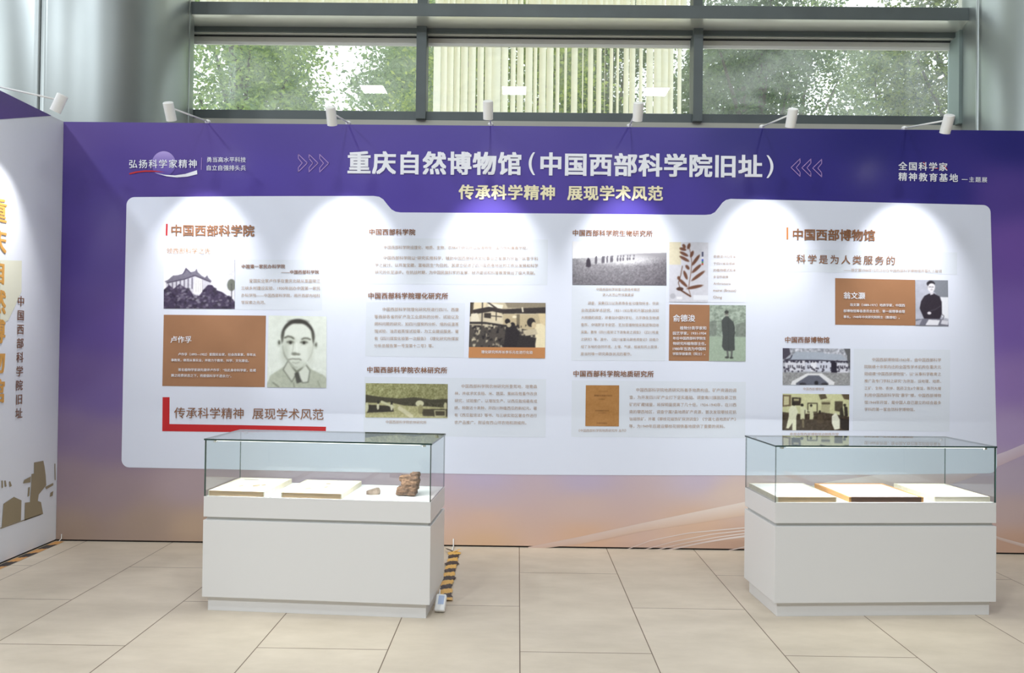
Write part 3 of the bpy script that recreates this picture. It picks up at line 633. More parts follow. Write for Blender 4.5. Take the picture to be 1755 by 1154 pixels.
text('caption_text', [('参观中国西部博物馆动物陈列室', 1353, 744.5, 1437, 744.7, 5.8, 0)], M_body, wall)
text('paragraph_text', [('中国西部博物馆1943年，由中国西部科学', 1494, 616.5, 1612, 617.2), ('院联络十余家内迁的全国性学术机构在重庆北', 1481, 628.5, 1612, 629.2), ('碚组建“中国西部博物馆”，以“从事科学教育之', 1481, 640.7, 1612, 641.4), ('推广及专门学科之研究”为宗旨，设地理、地质、', 1481, 653, 1612, 653.6), ('工矿、生物、农林、医药卫生6个展馆，陈列大楼', 1481, 665.3, 1612, 665.9), ('利用中国西部科学院“惠宇”楼。中国西部博物', 1481, 677.3, 1612, 678), ('馆1944年开馆，是中国人自己建立的综合最多', 1481, 689.6, 1612, 690.4), ('学科的第一家自然科学博物馆。', 1481, 701.6, 1567, 702)], M_body, wall)
#PHOTOS
# ---- printed photographs
# hall with upturned roof above trees
c = Canvas(150, 104, (238, 238, 242)); c.blend(np.clip(c.X - .3, 0, 1)*1.2*np.clip(1.2 - c.Y, 0, 1), (200, 200, 218))
c.poly([(.03, .47), (.43, .34), (.52, .36), (.66, .46), (.66, .75), (.05, .72)], (196, 194, 204)).poly([(.44, .37), (.53, .40), (.56, .70), (.42, .70)], (240, 238, 238))
c.poly([(.01, .45), (.06, .42), (.13, .33), (.20, .32), (.27, .29), (.31, .16), (.33, .19), (.38, .26), (.44, .24), (.46, .18), (.48, .26), (.53, .33), (.58, .37), (.61, .32), (.63, .38), (.68, .45), (.60, .44), (.5, .36), (.44, .33), (.3, .40), (.05, .48)], (112, 108, 124))
c.line([(.05, .48), (.3, .40), (.44, .33), (.52, .38), (.66, .46)], .012, (52, 44, 66)).line([(.27, .30), (.32, .2), (.38, .28)], .012, (70, 62, 84))
for k in range(7): c.line([(.07 + k*.055, .50 - k*.02), (.07 + k*.055, .62 - k*.005)], .014, (86, 80, 100))
for k in range(4): c.line([(.455 + k*.028, .42), (.455 + k*.03, .66)], .008, (150, 146, 156))
tp = [(0, .62), (.08, .52), (.14, .6), (.22, .5), (.3, .57), (.37, .62), (.42, .72), (.5, .74), (.57, .6), (.62, .52), (.68, .52), (.74, .62), (.82, .66), (.9, .74), (.97, .8), (1, .86), (1, 1), (0, 1)]
c.poly(tp, (66, 56, 80)); c.ell(.95, .52, .06, .12, (112, 116, 108)).line([(.95, .5), (.955, .85)], .012, (84, 80, 84))
r = np.random.RandomState(2)
for k in range(220):
    x, y = r.rand(), .55 + .45*r.rand(); 
    if y > np.interp(x, [p[0] for p in tp[:-2]], [p[1] for p in tp[:-2]]): c.ell(x, y, .012 + .014*r.rand(), .014 + .016*r.rand(), [(44, 36, 58), (96, 88, 110), (130, 126, 140), (52, 46, 60)][k % 4], .8, .6)
c.noise(8, 2, 3); photo('printed_photo', [(281.5, 445), (403, 444.8), (402.5, 529.6), (281, 529)], c, wall, 'printed picture of a tiled roof hall behind trees')
# portrait, cropped hair
c = Canvas(126, 154, (222, 228, 220)); c.noise(5, 6, 1)
c.ell(.19, .385, .035, .055, (200, 206, 196)).ell(.195, .375, .018, .03, (96, 98, 88)).ell(.815, .405, .035, .055, (200, 206, 196)).ell(.82, .40, .016, .028, (96, 98, 88))
c.poly([(.0, .95), (.06, .83), (.26, .72), (.34, .66), (.66, .66), (.74, .74), (.95, .82), (1, .86), (1, 1), (0, 1)], (178, 184, 168)).noise(10, 3, 4, (c.Y > .7)*1.0)
c.poly([(.33, .6), (.65, .6), (.66, .74), (.5, .84), (.34, .74)], (196, 202, 190)).poly([(.36, .66), (.5, .76), (.62, .70), (.54, .80), (.44, .80)], (120, 124, 110))
c.ell(.51, .29, .285, .245, (66, 64, 60), 1, .06)
c.ell(.51, .335, .262, .235, (224, 229, 220), 1, .08).poly([(.247, .3), (.775, .3), (.77, .42), (.74, .53), (.67, .63), (.57, .70), (.46, .70), (.36, .63), (.28, .53), (.25, .42)], (224, 229, 220))
c.poly([(.225, .28), (.262, .2), (.285, .22), (.262, .36), (.235, .40)], (84, 84, 76)).poly([(.79, .28), (.75, .2), (.735, .22), (.76, .36), (.78, .42)], (84, 84, 76))
c.ell(.30, .50, .07, .16, (190, 196, 184), .8, 1.2).ell(.73, .52, .05, .14, (206, 211, 200), .8, 1.2).ell(.5, .66, .16, .05, (200, 206, 194), .8, 1.0).ell(.385, .345, .09, .05, (198, 203, 191), .9, 1.0).ell(.62, .35, .08, .045, (204, 209, 197), .9, 1.0)
c.line([(.29, .308), (.34, .288), (.40, .296), (.44, .318)], .026, (96, 97, 86)).line([(.58, .325), (.62, .31), (.68, .312), (.72, .328)], .024, (100, 101, 90)).ell(.51, .082, .15, .028, (64, 62, 58), 1, .8)
for ex in (.385, .615):
    c.ell(ex, .372, .062, .02, (150, 154, 142), 1, .4).ell(ex, .375, .024, .02, (44, 42, 38), 1, .3).line([(ex - .06, .368), (ex, .352), (ex + .06, .368)], .014, (86, 86, 76)).line([(ex - .05, .405), (ex + .05, .405)], .008, (188, 192, 180))
c.line([(.44, .36), (.43, .46), (.415, .515)], .012, (176, 180, 168)).ell(.455, .53, .05, .022, (120, 122, 110), .9, .5).ell(.52, .535, .035, .016, (130, 132, 120), .9, .5).line([(.49, .38), (.50, .5)], .02, (236, 240, 232))
c.line([(.36, .61), (.43, .598), (.48, .602), (.54, .60), (.57, .615)], .014, (96, 96, 86)).line([(.42, .648), (.48, .66), (.54, .645)], .01, (150, 154, 142))
c.line([(.25, .42), (.275, .53), (.35, .64), (.45, .71), (.5, .72)], .012, (160, 165, 153)).line([(.775, .4), (.75, .52), (.68, .63)], .01, (176, 180, 168)).poly([(.27, .48), (.31, .56), (.40, .66), (.46, .70), (.36, .65), (.28, .56)], (150, 154, 142), .8)
c.poly([(.34, .64), (.27, .75), (.42, .92), (.49, .8)], (200, 205, 192)).line([(.34, .64), (.27, .75), (.42, .92), (.49, .8)], .012, (90, 92, 82)).poly([(.5, .8), (.66, .69), (.72, .76), (.69, .92), (.6, .93)], (212, 217, 206)).line([(.5, .8), (.6, .93), (.69, .92), (.72, .76), (.66, .69)], .012, (80, 82, 74))
c.poly([(.46, .80), (.53, .78), (.58, .92), (.5, .94)], (70, 70, 66), .9).line([(.45, .93), (.46, 1)], .012, (110, 112, 100)).line([(.1, .93), (.2, .99)], .02, (120, 124, 110)).line([(.85, .9), (.9, 1)], .014, (140, 144, 128))
c.blur(2).noise(5, 1, 9); photo('printed_photo', [(460.5, 541), (560, 542.6), (559.5, 665), (458, 664)], c, wall, 'printed portrait of a person with cropped dark hair and open collar')
# laboratory
c = Canvas(160, 98, (206, 194, 168)); c.noise(10, 8, 5)
c.poly([(0, 0), (.05, 0), (.04, .3), (0, .32)], (74, 66, 58)).poly([(.05, 0), (.22, 0), (.2, .16), (.05, .2)], (224, 210, 178)).poly([(.24, .02), (.44, .06), (.42, .2), (.26, .14)], (240, 234, 214))
c.poly([(.46, 0), (1, 0), (1, .14), (.5, .12)], (140, 130, 112)).poly([(.04, .17), (.25, .10), (.44, .15), (1, .10), (1, .24), (.45, .25), (.3, .20), (.05, .27)], (58, 52, 52))
c.poly([(.22, .0), (.25, 0), (.45, .22), (.44, .27), (.40, .22)], (66, 58, 56)).poly([(.44, .26), (1, .26), (1, .7), (.44, .6)], (190, 174, 142)).poly([(.62, .26), (.66, .26), (.66, .56), (.62, .56)], (120, 110, 92)).poly([(.9, .24), (1, .24), (1, .6), (.95, .6)], (216, 198, 160))
c.poly([(.02, .26), (.1, .24), (.14, .42), (.02, .44)], (226, 218, 196)).poly([(.28, .22), (.43, .24), (.42, .42), (.28, .4)], (216, 204, 176)).line([(.28, .3), (.42, .32)], .012, (64, 58, 56)).line([(.35, .22), (.35, .4)], .012, (64, 58, 56)).poly([(.19, .24), (.28, .24), (.28, .36), (.19, .34)], (60, 54, 52))
c.line([(0, .46), (.2, .46), (.45, .52), (.62, .54)], .03, (54, 50, 52)).line([(.165, .0), (.165, .5)], .014, (56, 50, 52)).poly([(0, .5), (.5, .55), (.86, .62), (.88, 1), (0, 1)], (80, 74, 70))
r = np.random.RandomState(4)
for k in range(150):
    x, y = r.rand()*.86, .48 + r.rand()*.52; c.poly([(x, y), (x + .01 + .03*r.rand(), y), (x + .01 + .03*r.rand(), y + .02 + .07*r.rand()), (x, y + .06)], [(206, 196, 170), (44, 40, 44), (36, 32, 38), (170, 160, 140), (60, 56, 56)][k % 5], .85)
c.poly([(.48, .54), (.6, .52), (.66, .66), (.66, 1), (.46, 1)], (46, 42, 46)).ell(.5, .42, .035, .06, (40, 36, 40)).ell(.565, .5, .035, .06, (44, 40, 44)).ell(.52, .5, .03, .05, (190, 178, 150))
c.poly([(.86, .48), (.94, .46), (1, .52), (1, 1), (.87, 1)], (232, 220, 186)).ell(.81, .44, .055, .10, (48, 44, 46)).ell(.845, .50, .03, .07, (206, 188, 154)).poly([(.7, .62), (.87, .58), (.9, .7), (.74, .74)], (198, 186, 160)).poly([(.66, .72), (.88, .78), (.86, 1), (.62, 1)], (52, 48, 50)).line([(.7, .2), (.69, .12)], .02, (230, 222, 200)).ell(.59, .32, .03, .03, (236, 226, 198))
c.noise(9, 1, 6); photo('printed_photo', [(806, 518.5), (935, 519.5), (934.3, 596), (803.6, 595)], c, wall, 'printed sepia picture of a laboratory bench with a person in white')
poly('caption_band', [(803.6, 595), (934.3, 596), (934, 614.5), (803, 613.5)], M_caption, wall, -0.0045)
text('caption_text', [('理化研究所所长李乐元在进行化验', 825, 603.4, 913, 604.3, 6.2, 0.006)], M_wink, wall)
# farm
c = Canvas(172, 72, (150, 150, 104)); c.noise(34, 2, 7).noise(16, 5, 8); c.blend(np.clip(c.X*.8 - .1, 0, 1)*.35, (90, 84, 64))
c.poly([(0, .34), (.2, .40), (.4, .44), (.6, .40), (.8, .46), (1, .44), (1, .72), (0, .56)], (70, 66, 52)).poly([(0, .58), (.3, .55), (.5, .66), (.75, .66), (1, .7), (1, 1), (0, 1)], (176, 172, 128)).noise(20, 2, 9, (c.Y > .55)*1.0)
c.poly([(0, .62), (.33, .66), (.35, .82), (.02, .86)], (58, 54, 46)).line([(.2, .54), (.34, .68)], .03, (196, 196, 160)).line([(.42, .72), (.56, .95)], .05, (206, 202, 168)).poly([(.68, .74), (1, .72), (1, .96), (.7, .94)], (78, 72, 58)).line([(.84, .78), (.97, .78), (.97, .94), (.85, .94), (.84, .78)], .012, (180, 176, 140))
for x, y in ((.155, .56), (.32, .58)): c.ell(x, y, .012, .07, (40, 38, 34)).ell(x, y + .12, .015, .09, (206, 204, 178))
c.ell(.66, .58, .05, .09, (206, 204, 170)).ell(.67, .75, .03, .14, (150, 144, 106)).ell(.02, .7, .02, .14, (206, 206, 174)).ell(.97, .64, .02, .1, (190, 186, 150)).noise(9, 1, 1)
photo('printed_photo', [(627, 657), (767.5, 658.5), (767, 716.7), (626.3, 715.6)], c, wall, 'printed green tinted picture of people working in fields')
# expedition in the snow
c = Canvas(194, 90, (238, 238, 242)); c.blend(np.clip(.25 - c.Y, 0, 1)*1.2*(c.X < .3), (200, 200, 206))
c.poly([(0, .40), (.3, .36), (.55, .28), (.8, .26), (1, .25), (1, 1), (0, 1)], (150, 148, 154)); g = np.clip((c.Y - .38)*1.4, 0, 1); c.blend(g*.8, (96, 92, 100)); c.blend(np.clip((c.X - .6)*1.6, 0, 1)*np.clip((c.Y - .27)*4, 0, 1)*.6, (72, 66, 76))
c.ell(.5, .42, .3, .10, (226, 226, 230), .8, 1.2).noise(26, 1, 2, (c.Y > .36)*1.0).noise(14, 3, 3, (c.Y > .4)*1.0)
c.poly([(.145, .58), (.15, .44), (.17, .37), (.19, .42), (.2, .56), (.18, .6)], (60, 54, 64))
for k, x in enumerate((.25, .255, .32, .335, .37, .41, .425, .48, .51, .54, .585, .61, .65)): hgt = .09 - .005*k; c.ell(x, .44 - .004*k, .010, hgt, (84, 80, 90), .9, .4).ell(x + .004, .36 - .003*k, .006, .022, (70, 66, 76), .9)
photo('printed_photo', [(981, 414), (1142, 415), (1142, 489.3), (981, 488.3)], c, wall, 'printed black and white picture of a line of walkers on open ground')
# pressed fern specimen
c = Canvas(86, 132, (206, 206, 216)); c.poly([(0, 0), (.3, 0), (.3, .38), (0, .38)], (216, 208, 184)).noise(5, 3, 2)
st = [(.55, .88), (.5, .78), (.52, .66), (.56, .5), (.58, .35), (.55, .2), (.5, .05)]; c.line(st, .014, (110, 70, 52))
for x, y, L, a in ((.38, .07, .06, 1.0), (.5, .07, .08, -1.25), (.35, .12, .09, .25), (.38, .2, .12, .45), (.39, .28, .14, .5), (.58, .2, .09, -1.2), (.68, .3, .17, -.95), (.42, .55, .12, 1.2), (.47, .42, .07, .9), (.7, .44, .16, -.75), (.74, .56, .21, -.65), (.36, .68, .15, .75), (.66, .745, .21, -.22), (.25, .6, .05, 1.3)):
    c.ell(x, y, L, .026, (112, 74, 58), 1, .3, a)
c.line([(.34, .4), (.3, .55), (.24, .68), (.3, .8), (.48, .88)], .018, (96, 62, 48)).line([(.25, .78), (.4, .84), (.55, .9)], .04, (92, 56, 40)).ell(.28, .78, .09, .03, (84, 56, 46)).poly([(.82, .15), (.88, .15), (.88, .38), (.82, .38)], (226, 226, 236)).poly([(.83, .16), (.87, .16), (.87, .24), (.83, .24)], (60, 60, 90)).poly([(.83, .28), (.87, .28), (.87, .32), (.83, .32)], (50, 70, 190)).poly([(.83, .32), (.87, .32), (.87, .35), (.83, .35)], (60, 130, 70)).poly([(.83, .35), (.87, .35), (.87, .38), (.83, .38)], (190, 60, 50))
c.ell(.1, .9, .07, .045, (180, 180, 190)).poly([(.62, .88), (1, .88), (1, .96), (.62, .96)], (226, 228, 236)).poly([(.2, .91), (.34, .91), (.34, .95), (.2, .95)], (232, 232, 238))
photo('printed_photo', [(1147, 415), (1213.5, 416), (1213, 518.5), (1146.5, 517.6)], c, wall, 'printed picture of a pressed brown fern specimen')
# standing person in a long robe
c = Canvas(80, 124, (150, 162, 150)); c.noise(26, 4, 3, (c.Y < .56)*1.0).noise(16, 2, 4, (c.Y < .56)*1.0).poly([(0, .56), (1, .57), (1, 1), (0, 1)], (160, 176, 158)).noise(8, 2, 5); c.poly([(0, .3), (.2, .28), (.2, .54), (0, .56)], (112, 118, 112), .6).poly([(.72, .34), (1, .3), (1, .56), (.72, .56)], (110, 116, 110), .6)
c.poly([(.44, .2), (.52, .2), (.56, .24), (.66, .3), (.7, .4), (.69, .58), (.7, .8), (.6, .82), (.42, .81), (.35, .74), (.37, .55), (.34, .4), (.34, .27)], (76, 80, 80)).ell(.47, .155, .055, .048, (150, 150, 142)).ell(.47, .128, .056, .03, (66, 68, 66)).line([(.42, .165), (.52, .165)], .014, (92, 92, 86)).line([(.5, .82), (.52, .92)], .05, (98, 100, 98)).line([(.62, .81), (.61, .92)], .05, (98, 100, 98)).ell(.49, .93, .06, .018, (70, 72, 70)).ell(.61, .935, .05, .018, (70, 72, 70)).line([(.66, .34), (.7, .5), (.66, .56)], .014, (58, 62, 62)).line([(.52, .25), (.53, .8)], .008, (60, 64, 64)).noise(6, 1, 6)
photo('printed_photo', [(1216, 523), (1278, 523.6), (1277.5, 619.6), (1215, 619)], c, wall, 'printed green tinted picture of a person standing in a long dark robe')
# old book cover
c = Canvas(76, 94, (170, 122, 70)); c.noise(5, 2, 2).noise(5, 9, 3)
for y, x0, x1, d in ((.15, .4, .66, .012), (.24, .26, .76, .03), (.33, .4, .58, .02), (.605, .3, .7, .026), (.665, .4, .6, .014), (.91, .34, .64, .026)):
    r = np.random.RandomState(int(y*100)); x = x0
    while x < x1: c.poly([(x, y), (x + .03, y), (x + .03, y + d), (x, y + d)], (96, 62, 34), .5 + .5*r.rand()); x += .045
photo('printed_photo', [(1004, 660.5), (1061, 660.7), (1060.5, 731), (1003, 730.4)], c, wall, 'printed picture of a plain brown book cover')
# seated person at a desk
c = Canvas(72, 100, (176, 178, 192)); c.noise(8, 6, 2).poly([(.42, 0), (1, 0), (1, .38), (.7, .36), (.5, .2)], (128, 132, 142)).poly([(.76, .37), (1, .37), (1, .84), (.8, .8)], (226, 228, 236))
c.poly([(0, .86), (.3, .84), (.75, .84), (1, .88), (1, 1), (0, 1)], (112, 112, 126)).poly([(.4, .86), (.74, .87), (.68, .98), (.3, .98)], (222, 222, 230)).poly([(.8, .86), (1, .88), (.98, .97), (.76, .95)], (208, 208, 218)).poly([(0, .9), (.2, .86), (.12, .98), (0, .98)], (170, 170, 184))
c.poly([(.42, .3), (.56, .29), (.74, .36), (.8, .48), (.8, .72), (.74, .84), (.26, .84), (.2, .74), (.13, .62), (.18, .46), (.28, .35)], (50, 44, 54)).poly([(.45, .24), (.54, .24), (.55, .31), (.46, .33)], (206, 204, 212)).ell(.485, .15, .115, .115, (222, 220, 226)).ell(.475, .085, .125, .065, (46, 42, 50), 1, .1).ell(.5, .135, .10, .06, (222, 220, 226)).ell(.37, .16, .018, .04, (176, 174, 184)).line([(.42, .155), (.475, .152)], .018, (80, 76, 86)).line([(.51, .152), (.555, .155)], .018, (80, 76, 86)).line([(.5, .16), (.505, .19)], .012, (160, 156, 166)).line([(.47, .215), (.53, .215)], .012, (120, 112, 122)).line([(.4, .68), (.6, .64), (.76, .56)], .02, (78, 72, 84)).ell(.42, .72, .06, .03, (210, 206, 214)).line([(.8, .74), (.86, .78), (.82, .86)], .02, (90, 90, 100)).noise(5, 1, 4)
photo('printed_photo', [(1568, 480), (1624, 480.8), (1625, 559.3), (1568.7, 558.3)], c, wall, 'printed black and white portrait of a person in a dark jacket at a desk')
# museum building with curved drive
c = Canvas(142, 78, (176, 178, 188)); c.noise(50, 3, 2, (c.Y < .2)*1.0).noise(14, 2, 3)
c.poly([(.14, .2), (.2, .1), (.6, .1), (.62, .14), (.86, .16), (.95, .3), (.6, .32), (.3, .32), (.03, .33)], (168, 176, 190)).line([(.14, .2), (.12, .28), (.03, .33), (.3, .33), (.58, .33), (.93, .36)], .014, (44, 40, 56)).poly([(0, 0), (.1, 0), (.12, .16), (.04, .3), (0, .3)], (74, 70, 84)).poly([(.9, 0), (1, 0), (1, .6), (.96, .5), (.95, .2)], (96, 96, 100))
c.poly([(.04, .36), (.33, .34), (.34, .62), (.04, .62)], (216, 216, 226)).poly([(.34, .35), (.74, .36), (.74, .62), (.34, .62)], (206, 208, 222)).poly([(.78, .4), (.97, .42), (.97, .66), (.78, .66)], (216, 216, 226)).poly([(.72, .36), (.8, .38), (.8, .66), (.72, .66)], (40, 36, 50))
for x in (.08, .11, .14, .21, .24, .27, .37, .40, .56, .6, .64, .82, .85, .88, .91): c.poly([(x, .46), (x + .015, .46), (x + .015, .54), (x, .54)], (56, 52, 66))
c.poly([(.42, .36), (.5, .36), (.51, .62), (.41, .62)], (232, 232, 240)); r = np.random.RandomState(7)
for k in range(90): x, y = r.rand(), .34 + .3*r.rand(); c.ell(x, y if y > .5 else .345 + .04*r.rand(), .014, .024, (46, 42, 58), .85, .5)
c.poly([(0, .66), (1, .66), (1, 1), (0, 1)], (150, 150, 152)).noise(22, 2, 5, (c.Y > .66)*1.0).poly([(.36, .68), (.58, .68), (.77, .92), (.76, 1), (.68, 1), (.68, .95), (.54, .74), (.38, .74), (.2, .95), (.2, 1), (.12, 1), (.14, .9)], (226, 226, 230)).poly([(.38, .74), (.54, .74), (.68, .95), (.68, 1), (.2, 1), (.2, .95)], (100, 102, 116)).ell(.5, .94, .03, .06, (40, 38, 46)).ell(.3, .97, .05, .04, (52, 50, 58)).ell(.62, .97, .05, .04, (60, 58, 64)).noise(8, 1, 6)
photo('printed_photo', [(1341, 597), (1456.7, 598), (1456.3, 660.3), (1341, 659.7)], c, wall, 'printed black and white picture of a wide tiled building above a curved drive')
# gallery with visitors
c = Canvas(142, 78, (204, 204, 160)); c.noise(8, 6, 2).poly([(0, .5), (.3, .56), (.6, .5), (1, .62), (1, 1), (0, 1)], (70, 58, 46)).noise(16, 3, 3, (c.Y > .5)*1.0)
c.poly([(0, .04), (.13, .04), (.13, .34), (0, .36)], (110, 94, 70)).poly([(.02, .08), (.1, .08), (.1, .3), (.02, .32)], (196, 190, 150)).poly([(.14, .1), (.28, .11), (.27, .32), (.14, .32)], (56, 46, 38)).poly([(.17, .14), (.25, .14), (.25, .2), (.17, .2)], (170, 164, 126)).poly([(.54, .02), (.64, .0), (.67, .12), (.57, .16)], (88, 78, 60)).poly([(.88, .0), (1, 0), (1, .16), (.92, .14)], (96, 82, 62)).line([(.38, .26), (.52, .26), (.52, .5), (.38, .5), (.38, .26)], .014, (64, 56, 44)).poly([(.58, .2), (.72, .18), (.7, .5), (.58, .5)], (176, 172, 134)).line([(.6, .26), (.7, .26)], .03, (90, 82, 62)).poly([(.78, .2), (.9, .2), (.9, .5), (.78, .46)], (84, 76, 60))
c.poly([(.13, .34), (.2, .34), (.235, .5), (.21, .62), (.21, 1), (.15, 1), (.15, .8), (.1, .95), (.06, .94), (.1, .6), (.1, .42)], (224, 224, 196)).ell(.175, .28, .026, .05, (44, 38, 32)).poly([(.27, .36), (.33, .36), (.385, .46), (.34, .56), (.34, .7), (.27, .7), (.27, .5)], (214, 216, 180)).ell(.295, .31, .022, .04, (40, 36, 30)).line([(.31, .7), (.315, .9)], .03, (120, 110, 86)).poly([(.41, .36), (.45, .36), (.47, .6), (.46, .7), (.41, .7)], (206, 206, 168)).ell(.43, .32, .018, .035, (50, 44, 36)).line([(.34, .45), (.34, .96)], .01, (60, 50, 40))
c.poly([(.74, .6), (.8, .5), (.86, .7), (.86, .95), (.78, .98), (.74, .8)], (226, 226, 208)).poly([(.92, .32), (.97, .36), (.98, .6), (.93, .62)], (50, 44, 38)).poly([(.86, .4), (.9, .36), (.92, .6), (.86, .66)], (58, 52, 44)).ell(.93, .3, .02, .035, (44, 40, 34)).ell(.56, .5, .02, .05, (50, 42, 34)).poly([(.53, .56), (.6, .56), (.62, .8), (.52, .8)], (84, 72, 56)).poly([(.86, .66), (1, .7), (1, 1), (.88, .96)], (44, 38, 36)).noise(12, 1, 5)
photo('printed_photo', [(1341, 675), (1455, 676), (1454.6, 738), (1340.3, 737.5)], c, wall, 'printed sepia picture of visitors looking at framed displays')
# ================================================================== left exhibition wall
lw = empty('exhibition_wall', (XC, 0, 0))
tag(lw, 'white side exhibition wall with vertical gold Chinese characters at the left edge', 'exhibition wall', kind='thing')
LI = Matrix.Translation(-lw.location)
YN = -2.1
box('board', (XC - TH, YN, 0.012), (XC - 0.001, TH, ZT), mat('white_panel_print', rgb(226, 230, 238), 0.33), lw, M=LI)
box('base_shadow_strip', (XC - TH + 0.01, YN + 0.01, 0.0), (XC - 0.013, TH, 0.012), M_dark, lw, M=LI)  # same painted shadow gap along the foot of the side wall
def lpoly(name, pts, m, X=0.0015):
    V = [atx(px, py, XC) for px, py in pts]
    V = [Vector((X, v.y, v.z)) for v in V]; bm = bmesh.new(); f = bm.faces.new([bm.verts.new(v) for v in V]); bm.normal_update(); bmesh.ops.triangulate(bm, faces=[f], ngon_method='EAR_CLIP'); bm.normal_update()
    for f in bm.faces:
        if f.normal.x < 0: f.normal_flip()
    me = bpy.data.meshes.new(name); bm.to_mesh(me); bm.free(); return link(name, me, m, lw)
pz = atx(88, 204, XC); p0 = atx(0, 204.5, XC)
V = [Vector((0.0015, pz.y, ZT)), Vector((0.0015, p0.y, p0.z)), Vector((0.0015, YN, p0.z + (p0.z - ZT)*(p0.y - YN)/(pz.y - p0.y))), Vector((0.0015, YN, ZT))]
mesh_obj('purple_wedge', V, [(0, 1, 2, 3)], mat('purple_print', rgb(92, 72, 140), 0.4), lw)
lpoly('pale_shape', [(0, 446), (37, 447), (36.5, 500), (26, 524), (14, 549), (0, 556)], mat('pale_yellow_print', rgb(222, 222, 202), 0.4))
M_bld = mat('building_print', rgb(150, 138, 112), 0.45); M_gold = mat('gold_ink', rgb(214, 160, 80), 0.45)
lpoly('printed_building', [(58, 793), (74, 790), (76, 800), (78, 815), (79, 832), (66, 848), (64.5, 859), (70, 861), (73.5, 881), (41.5, 893), (42.5, 862), (51, 861), (53, 830), (53.5, 813), (58, 812)], M_bld)
lpoly('printed_building', [(5.5, 864), (23.5, 852), (36.5, 858), (35.5, 892.5), (2.5, 904)], M_bld); lpoly('printed_building', [(41, 823), (52.5, 817), (52, 827), (39, 829)], M_bld)
lpoly('printed_building', [(0, 905), (70, 881.5), (70, 882.6), (0, 907)], M_bld)
for a in ([(77, 835), (91, 828), (91, 832), (79, 839)], [(86, 845), (91, 842), (90, 850), (85, 852)], [(2, 824), (4.5, 824), (5, 836), (2.5, 837)], [(7, 824), (9.5, 824), (11, 834), (8, 835)], [(15, 826), (17, 825), (20, 833), (16, 835)], [(48, 836), (51, 835), (50, 850), (47, 852)], [(93, 795), (94.5, 795), (95, 823), (93.5, 823)]): lpoly('printed_building', a, M_bld)
def ltext(name, items, m, sx=1.0):
    V = []; Fc = []
    for (co, fs), (s, px, py, hpx, b) in zip(glyphs([(i_[0], 1.0) for i_ in items]), items):
        P = atx(px, py, XC); dist = (P - CAM).dot(FW); emv = hpx*dist/F/0.92; co, fs = bolden(co, fs, b); k = len(V); mx = (co[:, 0].min() + co[:, 0].max())/2
        for q in co: V.append(Vector((0.003 + q[2], P.y + (q[0] - mx)*emv*sx, P.z + (q[1] - 0.38)*emv)))
        Fc += [tuple(i_ + k for i_ in f) for f in fs]
    return mesh_obj(name, V, Fc, m, lw)
ltext('vertical_title', [(s, x, y, 40, 0.028) for s, x, y in zip('重庆自然博物馆', (-3, -4, -4.5, -5, -6, -6.5, -7), (360, 412, 466, 517, 568, 620, 671))], M_gold)
ltext('vertical_subtitle', [(s, 35.2 - 0.45*k, 516.5 + 24*k, 17.5, 0.012) for k, s in enumerate('中国西部科学院旧址')], mat('dark_brown_ink', rgb(128, 88, 62), 0.5))

